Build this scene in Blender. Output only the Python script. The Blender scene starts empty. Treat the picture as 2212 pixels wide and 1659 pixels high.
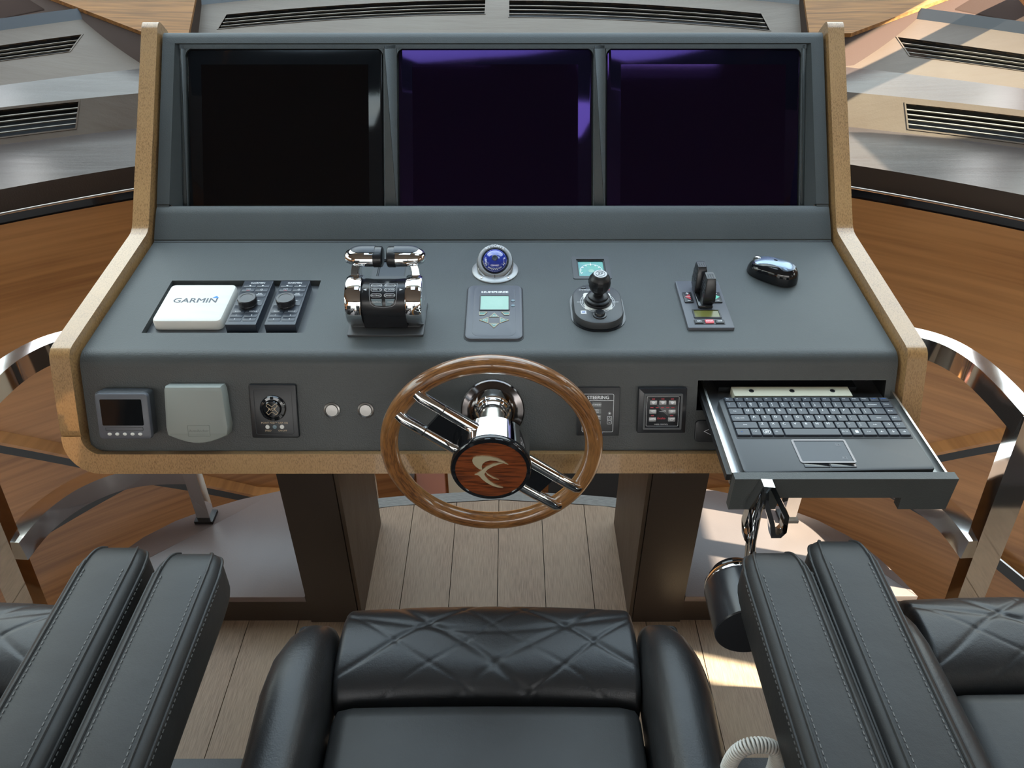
import bpy, bmesh, math, random
from mathutils import Vector, Matrix, Euler
from math import sin, cos, pi, radians as RD, sqrt, atan2
random.seed(7)
SC = bpy.context.scene
COL = SC.collection
# ---------------------------------------------------------------- camera
cam = bpy.data.cameras.new('camera'); cam.sensor_width = 36.0; cam.lens = 27.39; cam.clip_start = .02
co = bpy.data.objects.new('camera', cam); COL.objects.link(co)
co.location = (.037, 0, 1.558); co.rotation_euler = (RD(90-36.0), 0, RD(-.1)); SC.camera = co
# ---------------------------------------------------------------- world, sun, exposure
wd = bpy.data.worlds.new('sky'); SC.world = wd; wd.use_nodes = True
nt = wd.node_tree; nt.nodes.clear()
def wn(t, **k):
    n = nt.nodes.new(t)
    for a, b in k.items(): setattr(n, a, b)
    return n
wo = wn('ShaderNodeOutputWorld'); bg = wn('ShaderNodeBackground'); tc = wn('ShaderNodeTexCoord')
sep = wn('ShaderNodeSeparateXYZ'); rp = wn('ShaderNodeValToRGB'); mr = wn('ShaderNodeMapRange')
mr.inputs[1].default_value = -.25; mr.inputs[2].default_value = 1
el = rp.color_ramp.elements
el[0].position = 0; el[0].color = (.16, .17, .17, 1)
el[1].position = 1; el[1].color = (.55, .68, .90, 1)
for p, c in ((.195, (.20, .20, .19, 1)), (.36, (.24, .235, .22, 1)), (.41, (1.05, 1.02, .97, 1)), (.55, (.90, .94, .99, 1))):
    e = el.new(p); e.color = c
nz = wn('ShaderNodeTexNoise'); nz.inputs['Scale'].default_value = 3.2; nz.inputs['Detail'].default_value = 6
cr = wn('ShaderNodeValToRGB'); cr.color_ramp.elements[0].position = .47; cr.color_ramp.elements[1].position = .66
mp = wn('ShaderNodeMapping'); mp.inputs['Scale'].default_value = (1, 1, 2.4)
up = wn('ShaderNodeMath', operation='GREATER_THAN'); up.inputs[1].default_value = .27
mu = wn('ShaderNodeMath', operation='MULTIPLY'); mx = wn('ShaderNodeMix', data_type='RGBA')
mx.inputs[7].default_value = (1.25, 1.25, 1.22, 1)
L = nt.links.new
L(tc.outputs['Generated'], sep.inputs[0]); L(sep.outputs[2], mr.inputs[0]); L(mr.outputs[0], rp.inputs[0])
L(tc.outputs['Generated'], mp.inputs[0]); L(mp.outputs[0], nz.inputs[0]); L(nz.outputs[0], cr.inputs[0])
L(sep.outputs[2], up.inputs[0]); L(cr.outputs[0], mu.inputs[0]); L(up.outputs[0], mu.inputs[1])
L(mu.outputs[0], mx.inputs[0]); L(rp.outputs[0], mx.inputs[6]); L(mx.outputs[2], bg.inputs[0])
bg.inputs[1].default_value = 3.3; L(bg.outputs[0], wo.inputs[0])
SUN = Vector((.75, -.19, .62)).normalized()
sl = bpy.data.lights.new('sun', 'SUN'); sl.energy = 28.0; sl.angle = RD(.55); sl.color = (1, .93, .80)
so = bpy.data.objects.new('sun', sl); COL.objects.link(so)
so.rotation_euler = SUN.to_track_quat('Z', 'Y').to_euler(); so.location = (3, -1, 5)
SC.view_settings.view_transform = 'Standard'; SC.view_settings.look = 'None'
SC.view_settings.exposure = 0.8; SC.view_settings.gamma = 1; SC.view_settings.use_curve_mapping = False

# ---------------------------------------------------------------- materials
MT = {}
def mat(name, col, rough=.5, metal=0, spec=.5, bump=None, var=None, coat=0, coat_r=.05, emit=None, aniso=0):
    m = bpy.data.materials.new(name); m.use_nodes = True; MT[name] = m
    n = m.node_tree; b = n.nodes['Principled BSDF']
    b.inputs['Base Color'].default_value = (*col, 1); b.inputs['Roughness'].default_value = rough
    b.inputs['Metallic'].default_value = metal; b.inputs['Specular IOR Level'].default_value = spec
    b.inputs['Coat Weight'].default_value = coat; b.inputs['Coat Roughness'].default_value = coat_r
    if emit: b.inputs['Emission Color'].default_value = (*emit[0], 1); b.inputs['Emission Strength'].default_value = emit[1]
    t = n.nodes.new('ShaderNodeTexCoord')
    def mapping(sc):
        mm = n.nodes.new('ShaderNodeMapping'); mm.inputs['Scale'].default_value = sc
        n.links.new(t.outputs['Object'], mm.inputs[0]); return mm.outputs[0]
    if bump:                                   # list of (kind, scale vec, detail, strength, distance)
        prev = None
        for kind, sc, det, st, dist in bump:
            if kind == 'n': x = n.nodes.new('ShaderNodeTexNoise'); x.inputs['Scale'].default_value = 1; x.inputs['Detail'].default_value = det; out = x.outputs[0]
            else: x = n.nodes.new('ShaderNodeTexVoronoi'); x.inputs['Scale'].default_value = 1; x.feature = 'SMOOTH_F1'; out = x.outputs[0]
            n.links.new(mapping(sc), x.inputs[0])
            bp = n.nodes.new('ShaderNodeBump'); bp.inputs['Strength'].default_value = st; bp.inputs['Distance'].default_value = dist
            n.links.new(out, bp.inputs['Height'])
            if prev: n.links.new(prev.outputs[0], bp.inputs['Normal'])
            prev = bp
        n.links.new(prev.outputs[0], b.inputs['Normal'])
        if coat: n.links.new(prev.outputs[0], b.inputs['Coat Normal']) if False else None
    if var:                                    # list of (scale vec, detail, lo, hi, col2)
        cur = None
        for sc, det, lo, hi, c2, amt in var:
            x = n.nodes.new('ShaderNodeTexNoise'); x.inputs['Scale'].default_value = 1; x.inputs['Detail'].default_value = det
            n.links.new(mapping(sc), x.inputs[0])
            r = n.nodes.new('ShaderNodeMapRange'); r.inputs[1].default_value = lo; r.inputs[2].default_value = hi; r.inputs[4].default_value = amt
            n.links.new(x.outputs[0], r.inputs[0])
            q = n.nodes.new('ShaderNodeMix'); q.data_type = 'RGBA'
            n.links.new(r.outputs[0], q.inputs[0])
            if cur: n.links.new(cur.outputs[2], q.inputs[6])
            else: q.inputs[6].default_value = (*col, 1)
            q.inputs[7].default_value = (*c2, 1); cur = q
        n.links.new(cur.outputs[2], b.inputs['Base Color'])
    return m
LB = [('v', (560, 480, 560), 0, .35, .0005), ('n', (40, 40, 40), 2, .05, .002)]
mat('slate_leather', (.050, .056, .056), .45, spec=.34, bump=LB, var=[((5, 5, 5), 2, .35, .75, (.060, .067, .068), .8)])
mat('face_leather', (.046, .050, .049), .44, spec=.4, bump=[('v', (520, 380, 520), 0, .5, .0006), ('n', (40, 40, 40), 2, .05, .002)], var=[((5, 5, 5), 2, .35, .75, (.058, .062, .060), .8)])
mat('black_leather', (.021, .021, .021), .46, spec=.33, bump=[('v', (650, 650, 650), 0, .18, .0004), ('n', (28, 28, 28), 3, .25, .003)], var=[((6, 6, 6), 3, .4, .8, (.032, .034, .036), .8)])
mat('creased_leather', (.020, .020, .021), .38, spec=.42, bump=[('v', (500, 500, 500), 0, .25, .0005), ('n', (22, 22, 22), 4, .18, .003), ('n', (160, 160, 160), 3, .2, .001)], var=[((7, 7, 7), 3, .4, .8, (.032, .034, .036), .8)])
mat('leather_dark_brown', (.042, .028, .020), .36, spec=.5, bump=[('v', (300, 300, 300), 0, .25, .0005)])
mat('rib_leather', (.050, .030, .022), .55, spec=.06, bump=[('v', (260, 260, 260), 0, .2, .0005)])
mat('plum_leather', (.13, .095, .085), .38, spec=.5, bump=[('v', (260, 260, 260), 0, .2, .0005), ('n', (8, 8, 8), 3, .15, .004)], var=[((4, 4, 4), 3, .4, .7, (.17, .125, .11), .8)])
mat('dash_leather', (.080, .053, .034), .5, spec=.22, bump=[('v', (220, 220, 220), 0, .2, .0006), ('n', (3, 14, 6), 4, .35, .01)], var=[((3, 3, 3), 4, .4, .7, (.098, .072, .050), .8)])
mat('ledge_leather', (.034, .024, .021), .30, spec=.28, bump=[('v', (220, 220, 220), 0, .15, .0006), ('n', (2, 12, 6), 4, .3, .006)], var=[((3, 3, 3), 3, .4, .7, (.045, .034, .029), .8)])
mat('grille_metal', (.30, .26, .21), .4, metal=.4)
mat('stitch', (.13, .13, .13), .8)
mat('wood_trim', (.36, .205, .085), .35, spec=.4, coat=.7, coat_r=.04, var=[((620, 240, 240), 5, .44, .70, (.13, .065, .024), .85), ((7, 9, 9), 3, .35, .75, (.40, .24, .10), .6)])
mat('wood_trim_low', (.24, .125, .045), .35, spec=.4, coat=.8, coat_r=.04, var=[((330, 110, 60), 5, .46, .70, (.09, .040, .014), .8), ((9, 9, 9), 3, .35, .75, (.36, .20, .08), .6)])
mat('wood_rim', (.24, .10, .030), .3, spec=.4, coat=1, coat_r=.02, var=[((40, 240, 240), 5, .42, .62, (.055, .018, .005), .85), ((10, 10, 10), 3, .35, .75, (.32, .16, .055), .6)])
mat('wood_red', (.20, .050, .014), .3, spec=.4, coat=.7, coat_r=.05, var=[((30, 260, 60), 5, .42, .66, (.035, .010, .004), .8)])
mat('wood_wall', (.39, .170, .052), .38, spec=.35, coat=.25, coat_r=.12, var=[((2, 2, 70), 6, .38, .66, (.20, .078, .022), .75), ((1.5, 1.5, 9), 4, .35, .75, (.50, .24, .085), .6)])
mat('wood_beam', (.27, .125, .040), .55, spec=.08, coat=.0, coat_r=.15, var=[((5, 90, 60), 6, .38, .66, (.11, .05, .018), .8)])
mat('plank', (.33, .22, .145), .5, spec=.35, bump=[('n', (300, 18, 60), 4, .2, .0006)], var=[((420, 26, 60), 4, .38, .66, (.17, .11, .068), .75), ((9, 3, 3), 3, .35, .75, (.37, .27, .18), .6)])
mat('plank_edge', (.24, .23, .21), .5, spec=.35, var=[((60, 420, 60), 4, .38, .66, (.14, .13, .12), .7)])
mat('caulk', (.02, .015, .012), .7)
mat('chrome', (.86, .87, .88), .045, metal=1)
mat('chrome_dark', (.13, .12, .12), .12, metal=1)
mat('satin_metal', (.60, .58, .54), .26, metal=1)
mat('steel_rail', (.80, .78, .76), .07, metal=1, bump=[('n', (6, 6, 6), 2, .04, .01)])
mat('tray_metal', (.42, .43, .44), .28, metal=.9, var=[((12, 3, 3), 3, .4, .7, (.25, .26, .27), .8)])
mat('pewter', (.30, .30, .30), .35, metal=.5)
mat('button_steel', (.30, .29, .28), .30, metal=1)
mat('gold_metal', (.66, .57, .38), .30, metal=.45)
mat('black_plastic', (.012, .013, .015), .38)
mat('black_satin', (.016, .017, .020), .26)
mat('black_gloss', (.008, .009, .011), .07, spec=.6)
mat('blue_black', (.022, .028, .040), .34)
mat('charcoal', (.045, .048, .052), .42)
mat('slate_plastic', (.085, .090, .105), .42)
mat('grey_cover', (.25, .27, .25), .55)
mat('white_cover', (.70, .69, .64), .5, var=[((8, 60, 8), 3, .5, .8, (.58, .62, .64), .5)])
mat('cream_block', (.66, .64, .50), .5)
mat('white_coil', (.60, .58, .54), .5)
mat('white_print', (.75, .76, .78), .6)
mat('grey_print', (.30, .31, .33), .6)
mat('emboss', (.15, .16, .15), .5)
mat('gold_print', (.55, .42, .28), .6)
mat('brand_grey', (.10, .11, .13), .6)
mat('brand_blue', (.03, .22, .62), .5)
mat('blue_print', (.05, .16, .55), .5)
mat('red_print', (.50, .03, .05), .5)
mat('red_button', (.75, .12, .15), .5)
mat('green_print', (.12, .55, .38), .5)
mat('teal_button', (.10, .24, .22), .5)
mat('button_grey', (.17, .18, .18), .45)
mat('steel_blue_button', (.13, .19, .22), .4)
mat('lcd_green', (.26, .45, .37), .3, spec=.5, var=[((40, 40, 40), 3, .4, .7, (.31, .50, .42), .6)])
mat('lcd_teal', (.16, .42, .36), .22, spec=.5, var=[((30, 30, 30), 3, .4, .7, (.12, .28, .36), .8)])
mat('lcd_olive', (.14, .14, .035), .2, spec=.5)
mat('screen_black', (.0012, .0012, .0018), .05, spec=.35)
mat('screen_bezel', (.0045, .005, .006), .06, spec=.4)
for nm_, b_, rg_ in (('screen_tint', (.0012, .0012, .0022), .05), ('bezel_tint', (.003, .003, .006), .06)):
    m_ = mat(nm_, b_, rg_, spec=.95); m_.node_tree.nodes['Principled BSDF'].inputs['Specular Tint'].default_value = (.42, .20, 1, 1)
mat('compass_blue', (.02, .04, .30), .12, spec=.6, coat=1, coat_r=.02)
mat('amber_led', (.3, .8, .1), .4, emit=((.4, 1, .2), 2.0))
mat('cavity', (.006, .006, .007), .6)
mat('headliner', (.22, .19, .16), .7)
mat('seal', (.012, .010, .010), .4)
mat('deck_white', (.80, .80, .78), .6)
mat('cabin_cream', (.75, .68, .52), .5)
mat('cabin_pink', (.55, .24, .17), .5)
def glassmat(name, tint, refl=.09):
    m = bpy.data.materials.new(name); m.use_nodes = True; MT[name] = m; n = m.node_tree; n.nodes.clear()
    o = n.nodes.new('ShaderNodeOutputMaterial'); t = n.nodes.new('ShaderNodeBsdfTransparent'); g = n.nodes.new('ShaderNodeBsdfGlossy'); x = n.nodes.new('ShaderNodeMixShader')
    t.inputs[0].default_value = (*tint, 1); g.inputs['Roughness'].default_value = .01; f = n.nodes.new('ShaderNodeFresnel'); f.inputs[0].default_value = 1.45
    n.links.new(f.outputs[0], x.inputs[0]); n.links.new(t.outputs[0], x.inputs[1]); n.links.new(g.outputs[0], x.inputs[2]); n.links.new(x.outputs[0], o.inputs[0])
m_ = MT['wood_rim']; n_ = m_.node_tree; b_ = n_.nodes['Principled BSDF']
tc_ = n_.nodes.new('ShaderNodeTexCoord'); sp_ = n_.nodes.new('ShaderNodeSeparateXYZ'); at_ = n_.nodes.new('ShaderNodeMath'); at_.operation = 'ARCTAN2'
ln_ = n_.nodes.new('ShaderNodeVectorMath'); ln_.operation = 'LENGTH'; cb_ = n_.nodes.new('ShaderNodeCombineXYZ')
n_.links.new(tc_.outputs['Object'], sp_.inputs[0]); n_.links.new(sp_.outputs[0], at_.inputs[0]); n_.links.new(sp_.outputs[1], at_.inputs[1]); n_.links.new(tc_.outputs['Object'], ln_.inputs[0])
def ml_(o, k):
    q = n_.nodes.new('ShaderNodeMath'); q.operation = 'MULTIPLY'; q.inputs[1].default_value = k; n_.links.new(o, q.inputs[0]); return q.outputs[0]
n_.links.new(ml_(ln_.outputs['Value'], 520), cb_.inputs[0]); n_.links.new(ml_(sp_.outputs[2], 520), cb_.inputs[1]); n_.links.new(ml_(at_.outputs[0], 9), cb_.inputs[2])
for nd in [x for x in n_.nodes if x.type == 'TEX_NOISE'][:1]: n_.links.new(cb_.outputs[0], nd.inputs[0])
glassmat('window_glass', (.90, .95, .94)); glassmat('clear_dome', (.80, .86, 1.0))

# ---------------------------------------------------------------- mesh helpers
INV = {}
def T(x=0, y=0, z=0): return Matrix.Translation((x, y, z))
def RX(a): return Matrix.Rotation(a, 4, 'X')
def RY(a): return Matrix.Rotation(a, 4, 'Y')
def RZ(a): return Matrix.Rotation(a, 4, 'Z')
def rr(cx, cy, w, h, r, n=5):
    r = max(min(r, w/2-1e-5, h/2-1e-5), 1e-5); P = []
    for k, (sx, sy) in enumerate(((1, 1), (-1, 1), (-1, -1), (1, -1))):
        for i in range(n+1):
            a = pi/2*k + pi/2*i/n
            P.append((cx+sx*(w/2-r)+r*cos(a), cy+sy*(h/2-r)+r*sin(a)))
    return P
def circ(cx, cy, r, n=24, ry=None): return [(cx+r*cos(2*pi*i/n), cy+(ry or r)*sin(2*pi*i/n)) for i in range(n)]
class MB:
    def __init__(s): s.bm = bmesh.new()
    def add(s, V, F, M=None):
        vs = [s.bm.verts.new(M @ Vector(v) if M is not None else Vector(v)) for v in V]
        for f in F:
            try: s.bm.faces.new([vs[i] for i in f])
            except ValueError: pass
        return s
    def box(s, x0, x1, y0, y1, z0, z1, M=None):
        V = [(x, y, z) for z in (z0, z1) for y in (y0, y1) for x in (x0, x1)]
        return s.add(V, [(0, 2, 3, 1), (4, 5, 7, 6), (0, 1, 5, 4), (2, 6, 7, 3), (0, 4, 6, 2), (1, 3, 7, 5)], M)
    def rings(s, R, M=None, cap=True, closed=False):
        n = len(R[0]); V = [p for r in R for p in r]; F = []
        m = len(R)
        for j in range(m if closed else m-1):
            a = j*n; b = ((j+1) % m)*n
            for i in range(n): k = (i+1) % n; F.append((a+i, a+k, b+k, b+i))
        if cap and not closed: F.append(tuple(range(n-1, -1, -1))); F.append(tuple((m-1)*n+i for i in range(n)))
        return s.add(V, F, M)
    def prism(s, P, z0, z1, M=None, ch=0):
        """polygon P (ccw) extruded; ch = chamfer of the upper edge"""
        R = [[(x, y, z0) for x, y in P], [(x, y, z1-ch) for x, y in P]]
        if ch:
            n = len(P); Q = []
            for i in range(n):
                a, b, c = Vector(P[i-1]), Vector(P[i]), Vector(P[(i+1) % n])
                d1 = (b-a); d2 = (c-b)
                d1 = d1.normalized() if d1.length > 1e-9 else d2.normalized(); d2 = d2.normalized() if d2.length > 1e-9 else d1
                n1 = Vector((-d1.y, d1.x)); n2 = Vector((-d2.y, d2.x)); nn = n1+n2
                nn = nn.normalized() if nn.length > 1e-6 else n1
                q = b+nn*ch/max(.4, nn.dot(n1)); Q.append((q.x, q.y))
            mid = [((x*.3+u*.7), (y*.3+v*.7)) for (x, y), (u, v) in zip(P, Q)]
            mid2 = [((x*.7+u*.3), (y*.7+v*.3)) for (x, y), (u, v) in zip(P, Q)]
            R += [[(x, y, z1-ch*.3) for x, y in mid2], [(x, y, z1) for x, y in Q]]
        return s.rings(R, M)
    def ring(s, prof, seg=48, M=None):
        R = [[(r*cos(2*pi*i/seg), r*sin(2*pi*i/seg), z) for i in range(seg)] for r, z in prof]
        return s.rings(R, M, closed=True)
    def lathe(s, prof, seg=32, M=None):
        R = [[(r*cos(2*pi*i/seg), r*sin(2*pi*i/seg), z) for i in range(seg)] for r, z in prof]
        return s.rings(R, M)
    def tube(s, P, r, seg=10, closed=False, M=None, sec=None):
        P = [Vector(p) for p in P]; n = len(P); R = []; up = None
        for i, p in enumerate(P):
            a = P[i-1] if (i > 0 or closed) else P[0]; b = P[(i+1) % n] if (i < n-1 or closed) else P[-1]
            t = (b-a).normalized()
            if up is None:
                up = Vector((0, 0, 1)) if abs(t.z) < .9 else Vector((1, 0, 0))
            up = (up-t*up.dot(t)).normalized(); sd = t.cross(up)
            rad = r[i] if isinstance(r, (list, tuple)) else r
            if sec: R.append([tuple(p+sd*u+up*v) for u, v in sec])
            else: R.append([tuple(p+(sd*cos(2*pi*k/seg)+up*sin(2*pi*k/seg))*rad) for k in range(seg)])
        return s.rings(R, M, closed=closed)
    def grid(s, f, nu, nv, M=None):
        V = [f(i/nu, j/nv) for j in range(nv+1) for i in range(nu+1)]
        F = [(j*(nu+1)+i, j*(nu+1)+i+1, (j+1)*(nu+1)+i+1, (j+1)*(nu+1)+i) for j in range(nv) for i in range(nu)]
        return s.add(V, F, M)
    def text(s, txt, size, x, y, z, M=None, align='CENTER', bold=0, h=.0001, sx=1, rot=0):
        cu = bpy.data.curves.new('t', 'FONT'); cu.body = txt; cu.size = size; cu.align_x = align; cu.align_y = 'CENTER'
        cu.extrude = h; cu.resolution_u = 2
        ob = bpy.data.objects.new('t', cu); me = bpy.data.meshes.new_from_object(ob)
        A = T(x, y, z) @ RZ(rot) @ Matrix.Diagonal((sx, 1, 1, 1))
        if M is not None: A = M @ A
        me.transform(A); s.bm.from_mesh(me)
        if bold:
            e_ = A.to_3x3() @ Vector((1, 0, 0)); u_ = A.to_3x3() @ Vector((0, 0, 1)); v_ = A.to_3x3() @ Vector((0, 1, 0))
            for k_, (p_, q_) in enumerate(((1, 0), (-1, 0), (0, .6), (0, -.6))):
                m2 = me.copy(); m2.transform(T(*(e_*bold*p_+v_*bold*q_+u_*(k_+1)*4e-6))); s.bm.from_mesh(m2); bpy.data.meshes.remove(m2)
        bpy.data.meshes.remove(me); bpy.data.objects.remove(ob); bpy.data.curves.remove(cu)
        return s
    def outline(s, P, w, z0, z1, M=None):
        """closed frame of width w just inside polygon P"""
        n = len(P); Q = []
        for i in range(n):
            a, b, c = Vector(P[i-1]), Vector(P[i]), Vector(P[(i+1) % n]); d1 = (b-a).normalized(); d2 = (c-b).normalized()
            nn = Vector((-d1.y-d2.y, d1.x+d2.x)); nn = nn.normalized() if nn.length > 1e-6 else Vector((-d1.y, d1.x))
            q = b+nn*w/max(.35, nn.dot(Vector((-d1.y, d1.x)))); Q.append((q.x, q.y))
        V = [(x, y, z1) for x, y in P]+[(x, y, z1) for x, y in Q]+[(x, y, z0) for x, y in P]+[(x, y, z0) for x, y in Q]; F = []
        for i in range(n):
            k = (i+1) % n
            F += [(i, k, n+k, n+i), (2*n+i, 2*n+k, k, i), (n+i, n+k, 3*n+k, 3*n+i), (2*n+k, 2*n+i, 3*n+i, 3*n+k)]
        return s.add(V, F, M)
    def rframe(s, cx, cy, w, h, r_, bw, z0, z1, M=None):
        A = rr(cx, cy, w, h, r_, 4); B = rr(cx, cy, w-2*bw, h-2*bw, max(r_-bw, .0008), 4)
        return s.rings([[(x, y, z0) for x, y in A], [(x, y, z1) for x, y in A], [(x, y, z1) for x, y in B], [(x, y, z0) for x, y in B]], M, closed=True)
    def build(s, name, m, parent=None, bev=0, ang=35, world=False, label=None, seg=2, kind=None, keep=False):
        bm = s.bm
        if bev:
            es = [e for e in bm.edges if len(e.link_faces) == 2 and e.calc_face_angle(0) > RD(30)]
            bmesh.ops.bevel(bm, geom=es, offset=bev, segments=seg, profile=.5, affect='EDGES', clamp_overlap=True)
        if world is True and parent is not None: bm.transform(INV[parent.name])
        elif world: bm.transform(INV[world])
        bmesh.ops.recalc_face_normals(bm, faces=bm.faces)
        me = bpy.data.meshes.new(name); bm.to_mesh(me)
        if not keep: bm.free()
        me.materials.append(MT[m]); me.shade_smooth(); me.set_sharp_from_angle(angle=RD(ang))
        o = bpy.data.objects.new(name, me); COL.objects.link(o)
        if parent is not None: o.parent = parent
        if label: o['label'] = label
        if kind: o['kind'] = kind
        return o
def tag(o, label, cat, group=None):
    o['label'] = label; o['category'] = cat
    if group: o['group'] = group
    return o
def thing(name, label, cat, loc=(0, 0, 0), M=None, group=None, kind=None):
    o = bpy.data.objects.new(name, None); COL.objects.link(o); o.empty_display_size = .05
    A = M if M is not None else T(*loc)
    o.matrix_world = A; o.location = A.to_translation(); o.rotation_euler = A.to_euler()
    INV[o.name] = A.inverted()
    if label: tag(o, label, cat, group)
    if kind: o['kind'] = kind
    return o
def copy_tree(o, parent=None, M=None):
    c = o.copy(); COL.objects.link(c)
    if parent is not None: c.parent = parent
    if M is not None: c.location = M.to_translation(); c.rotation_euler = M.to_euler()
    for ch in list(o.children):
        copy_tree(ch, c)
    return c
def fr(P0, P1):                                 # frame on a console panel: x = world X, y = up the panel, z = outward
    a = Vector((0, *P0)); v = (Vector((0, *P1))-a).normalized(); return T(*a) @ RX(atan2(v.z, v.y))
pT, pS, pD, pE, pB = (1.767, 1.181), (1.5335, .9074), (1.4748, .8492), (1.104, .8157), (1.0416, .6613)
DESK, FACE, PANEL, RISER = fr(pE, pD), fr(pB, pE), fr(pS, pT), fr(pD, pS)
LDESK, LFACE, LPANEL, LRISER = .3723, .1665, .3598, .0827
def holeplate(mb, u0, u1, v0, v1, holes, M, z=0, n=1):
    us = sorted({u0, u1, *[h[0] for h in holes], *[h[1] for h in holes]}); vs = sorted({v0, v1, *[h[2] for h in holes], *[h[3] for h in holes]})
    for i in range(len(us)-1):
        for j in range(len(vs)-1):
            cu, cv = (us[i]+us[i+1])/2, (vs[j]+vs[j+1])/2
            if any(h[0] < cu < h[1] and h[2] < cv < h[3] for h in holes): continue
            mb.add([(us[i], vs[j], z), (us[i+1], vs[j], z), (us[i+1], vs[j+1], z), (us[i], vs[j+1], z)], [(0, 1, 2, 3)], M)

# ================================================================ SETTING
def wallY(X): return 2.26-.262*X*X
# --- floor of single planks, far edge curved
EDGE = [(0, 1.587), (.3, 1.562), (.59, 1.49), (.76, 1.42), (.9, 1.32), (.972, 1.15), (1.12, 1.15)]
def edgeY(X):
    X = abs(X)
    for (a, b), (c, d) in zip(EDGE, EDGE[1:]):
        if X <= c: return b+(d-b)*(X-a)/(c-a)
    return 1.15
floor = thing('floor', None, None, (0, 0, 0), kind='structure')
pw = .1189; so_ = .003
mb = MB(); mb.box(-2.4, 2.4, -1.6, 1.13, -.06, -.012); mb.rings([[(x, y, z) for x, y in [(-.97, 1.1)]+[(X/10, edgeY(X/10)+.02) for X in range(-9, 10)]+[(.97, 1.1)]] for z in (-.06, -.012)])
mb.build('subfloor', 'caulk', floor)
for k in range(-20, 20):
    x0 = so_+k*pw+.0009; x1 = so_+(k+1)*pw-.0009
    n = 6; P = [(x0, -1.6), (x1, -1.6)]+[(x1+(x0-x1)*i/n, edgeY(x1+(x0-x1)*i/n)) for i in range(n+1)]
    MB().prism(P, -.014, 0).build('plank', 'plank', floor, bev=.0006, seg=1)
N = 24; A = [(X, edgeY(X)) for X in [-.96+1.92*i/N for i in range(N+1)]]
P = [(x, y+.003) for x, y in A]+[(x*1.02, y+.040) for x, y in reversed(A)]
MB().prism(P, -.05, 0).build('edge_board', 'plank_edge', floor)
# --- lower level and wooden curved wall
MB().box(-2.6, 2.6, .9, 3.2, -1.36, -1.3).build('floor_lower', 'wood_wall')['kind'] = 'structure'
wl = MB().grid(lambda u, v: (-1.95+3.9*u, wallY(-1.95+3.9*u), -1.3+2.02*v), 60, 4)
wl.build('wall_front', 'wood_wall')['kind'] = 'structure'
def band(pts, h, d, name, m='seal'):
    P = []
    for i in range(len(pts)-1):
        for t in range(6): P.append([pts[i][j]+(pts[i+1][j]-pts[i][j])*t/6 for j in range(2)])
    P.append(list(pts[-1])); R = []
    for X, Z in P: Y = wallY(X); R.append([(X, Y-d, Z-h/2), (X, Y-d, Z+h/2), (X, Y+.01, Z+h/2), (X, Y+.01, Z-h/2)])
    o = MB().rings(R).build(name, m); o['kind'] = 'structure'; return o
for s, i in ((-1, 1), (1, 2)):
    band([(s*1.62, .34), (s*1.433, .11), (s*1.302, -.029), (s*1.141, -.205), (s*.877, -.433), (s*.5, -.62)], .045, .03, 'trim_%d' % i)
    band([(s*1.62, .335+.032), (s*1.433, .142), (s*1.302, .003), (s*1.141, -.173), (s*.877, -.401), (s*.5, -.588)], .012, .045, 'trim_%d' % (i+2), 'wood_wall')
    band([(s*1.18, -.175), (s*1.293, -.205), (s*1.432, -.245), (s*1.60, -.335), (s*1.8, -.45)], .04, .03, 'trim_%d' % (i+4))
    band([(s*1.18, -.151), (s*1.293, -.181), (s*1.432, -.221), (s*1.60, -.311), (s*1.8, -.426)], .006, .036, 'trim_%d' % (i+6), 'chrome')
# plain slabs for panels, louvre and posts glimpsed below the helm through the gap over the floor edge
def slab(name, m, x0, x1, y0, z0, z1, label, cat, grp=None, t=.03):
    return tag(MB().box(x0, x1, y0, y0+t, z0, z1).build(name, m, bev=.003), label, cat, grp)
slab('cabin_panel', 'cabin_pink', -.30, -.20, 2.05, -1.3, .0, 'dusty pink panel on the lower level seen left of the wheel hub', 'panel')
slab('cabin_panel', 'cabin_cream', -.19, -.02, 2.07, -1.3, .0, 'cream white panel on the lower level directly behind the wheel hub', 'panel')
slab('cabin_louvre', 'cavity', .17, .50, 2.0, -1.3, .0, 'black louvre on the lower level seen right of the wheel hub', 'louvre')
slab('cabin_post', 'satin_metal', -.46, -.435, 1.98, -1.3, .0, 'thin metal post on the lower level beside the left pedestal', 'post')
slab('cabin_post', 'seal', -.335, -.305, 2.03, -1.3, .0, 'thin black post beside the dusty pink panel below', 'post')

# --- dashboard terraces under the windshield
def cv(a, b): return lambda X: a-b*X*X
C1, C2, C3, C4, C5 = cv(2.29, .262), cv(2.565, .174), cv(2.637, .1635), cv(2.93, .2076), cv(3.52, .305)
dash = thing('trim_9', None, None, (0, 2.3, .8), kind='structure')
def strip(ca, za, cb, zb, holes=(), x0=-1.9, x1=1.9, nx=76, ts=(0, .25, .5, .75, 1)):
    mb = MB()
    xs = sorted({*[x0+(x1-x0)*i/nx for i in range(nx+1)]})
    for i in range(len(xs)-1):
        for j in range(len(ts)-1):
            def P(X, t): return (X, ca(X)*(1-t)+cb(X)*t, za*(1-t)+zb*t)
            mb.add([P(xs[i], ts[j]), P(xs[i+1], ts[j]), P(xs[i+1], ts[j+1]), P(xs[i], ts[j+1])], [(0, 1, 2, 3)])
    bmesh.ops.remove_doubles(mb.bm, verts=mb.bm.verts, dist=1e-5)
    return mb
strip(cv(2.29, .262), .742, C1, .80, ts=(0, 1)).build('fascia', 'leather_dark_brown', dash, world=True)
MB().tube([(-1.9+.1*i, 2.288-.262*(-1.9+.1*i)**2, .738) for i in range(39)], .003, 6).build('chrome_bead', 'chrome', dash, world=True)
strip(cv(2.268, .262), .700, cv(2.268, .262), .742, ts=(0, 1)).build('shadow_gap', 'black_gloss', dash, world=True)
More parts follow.
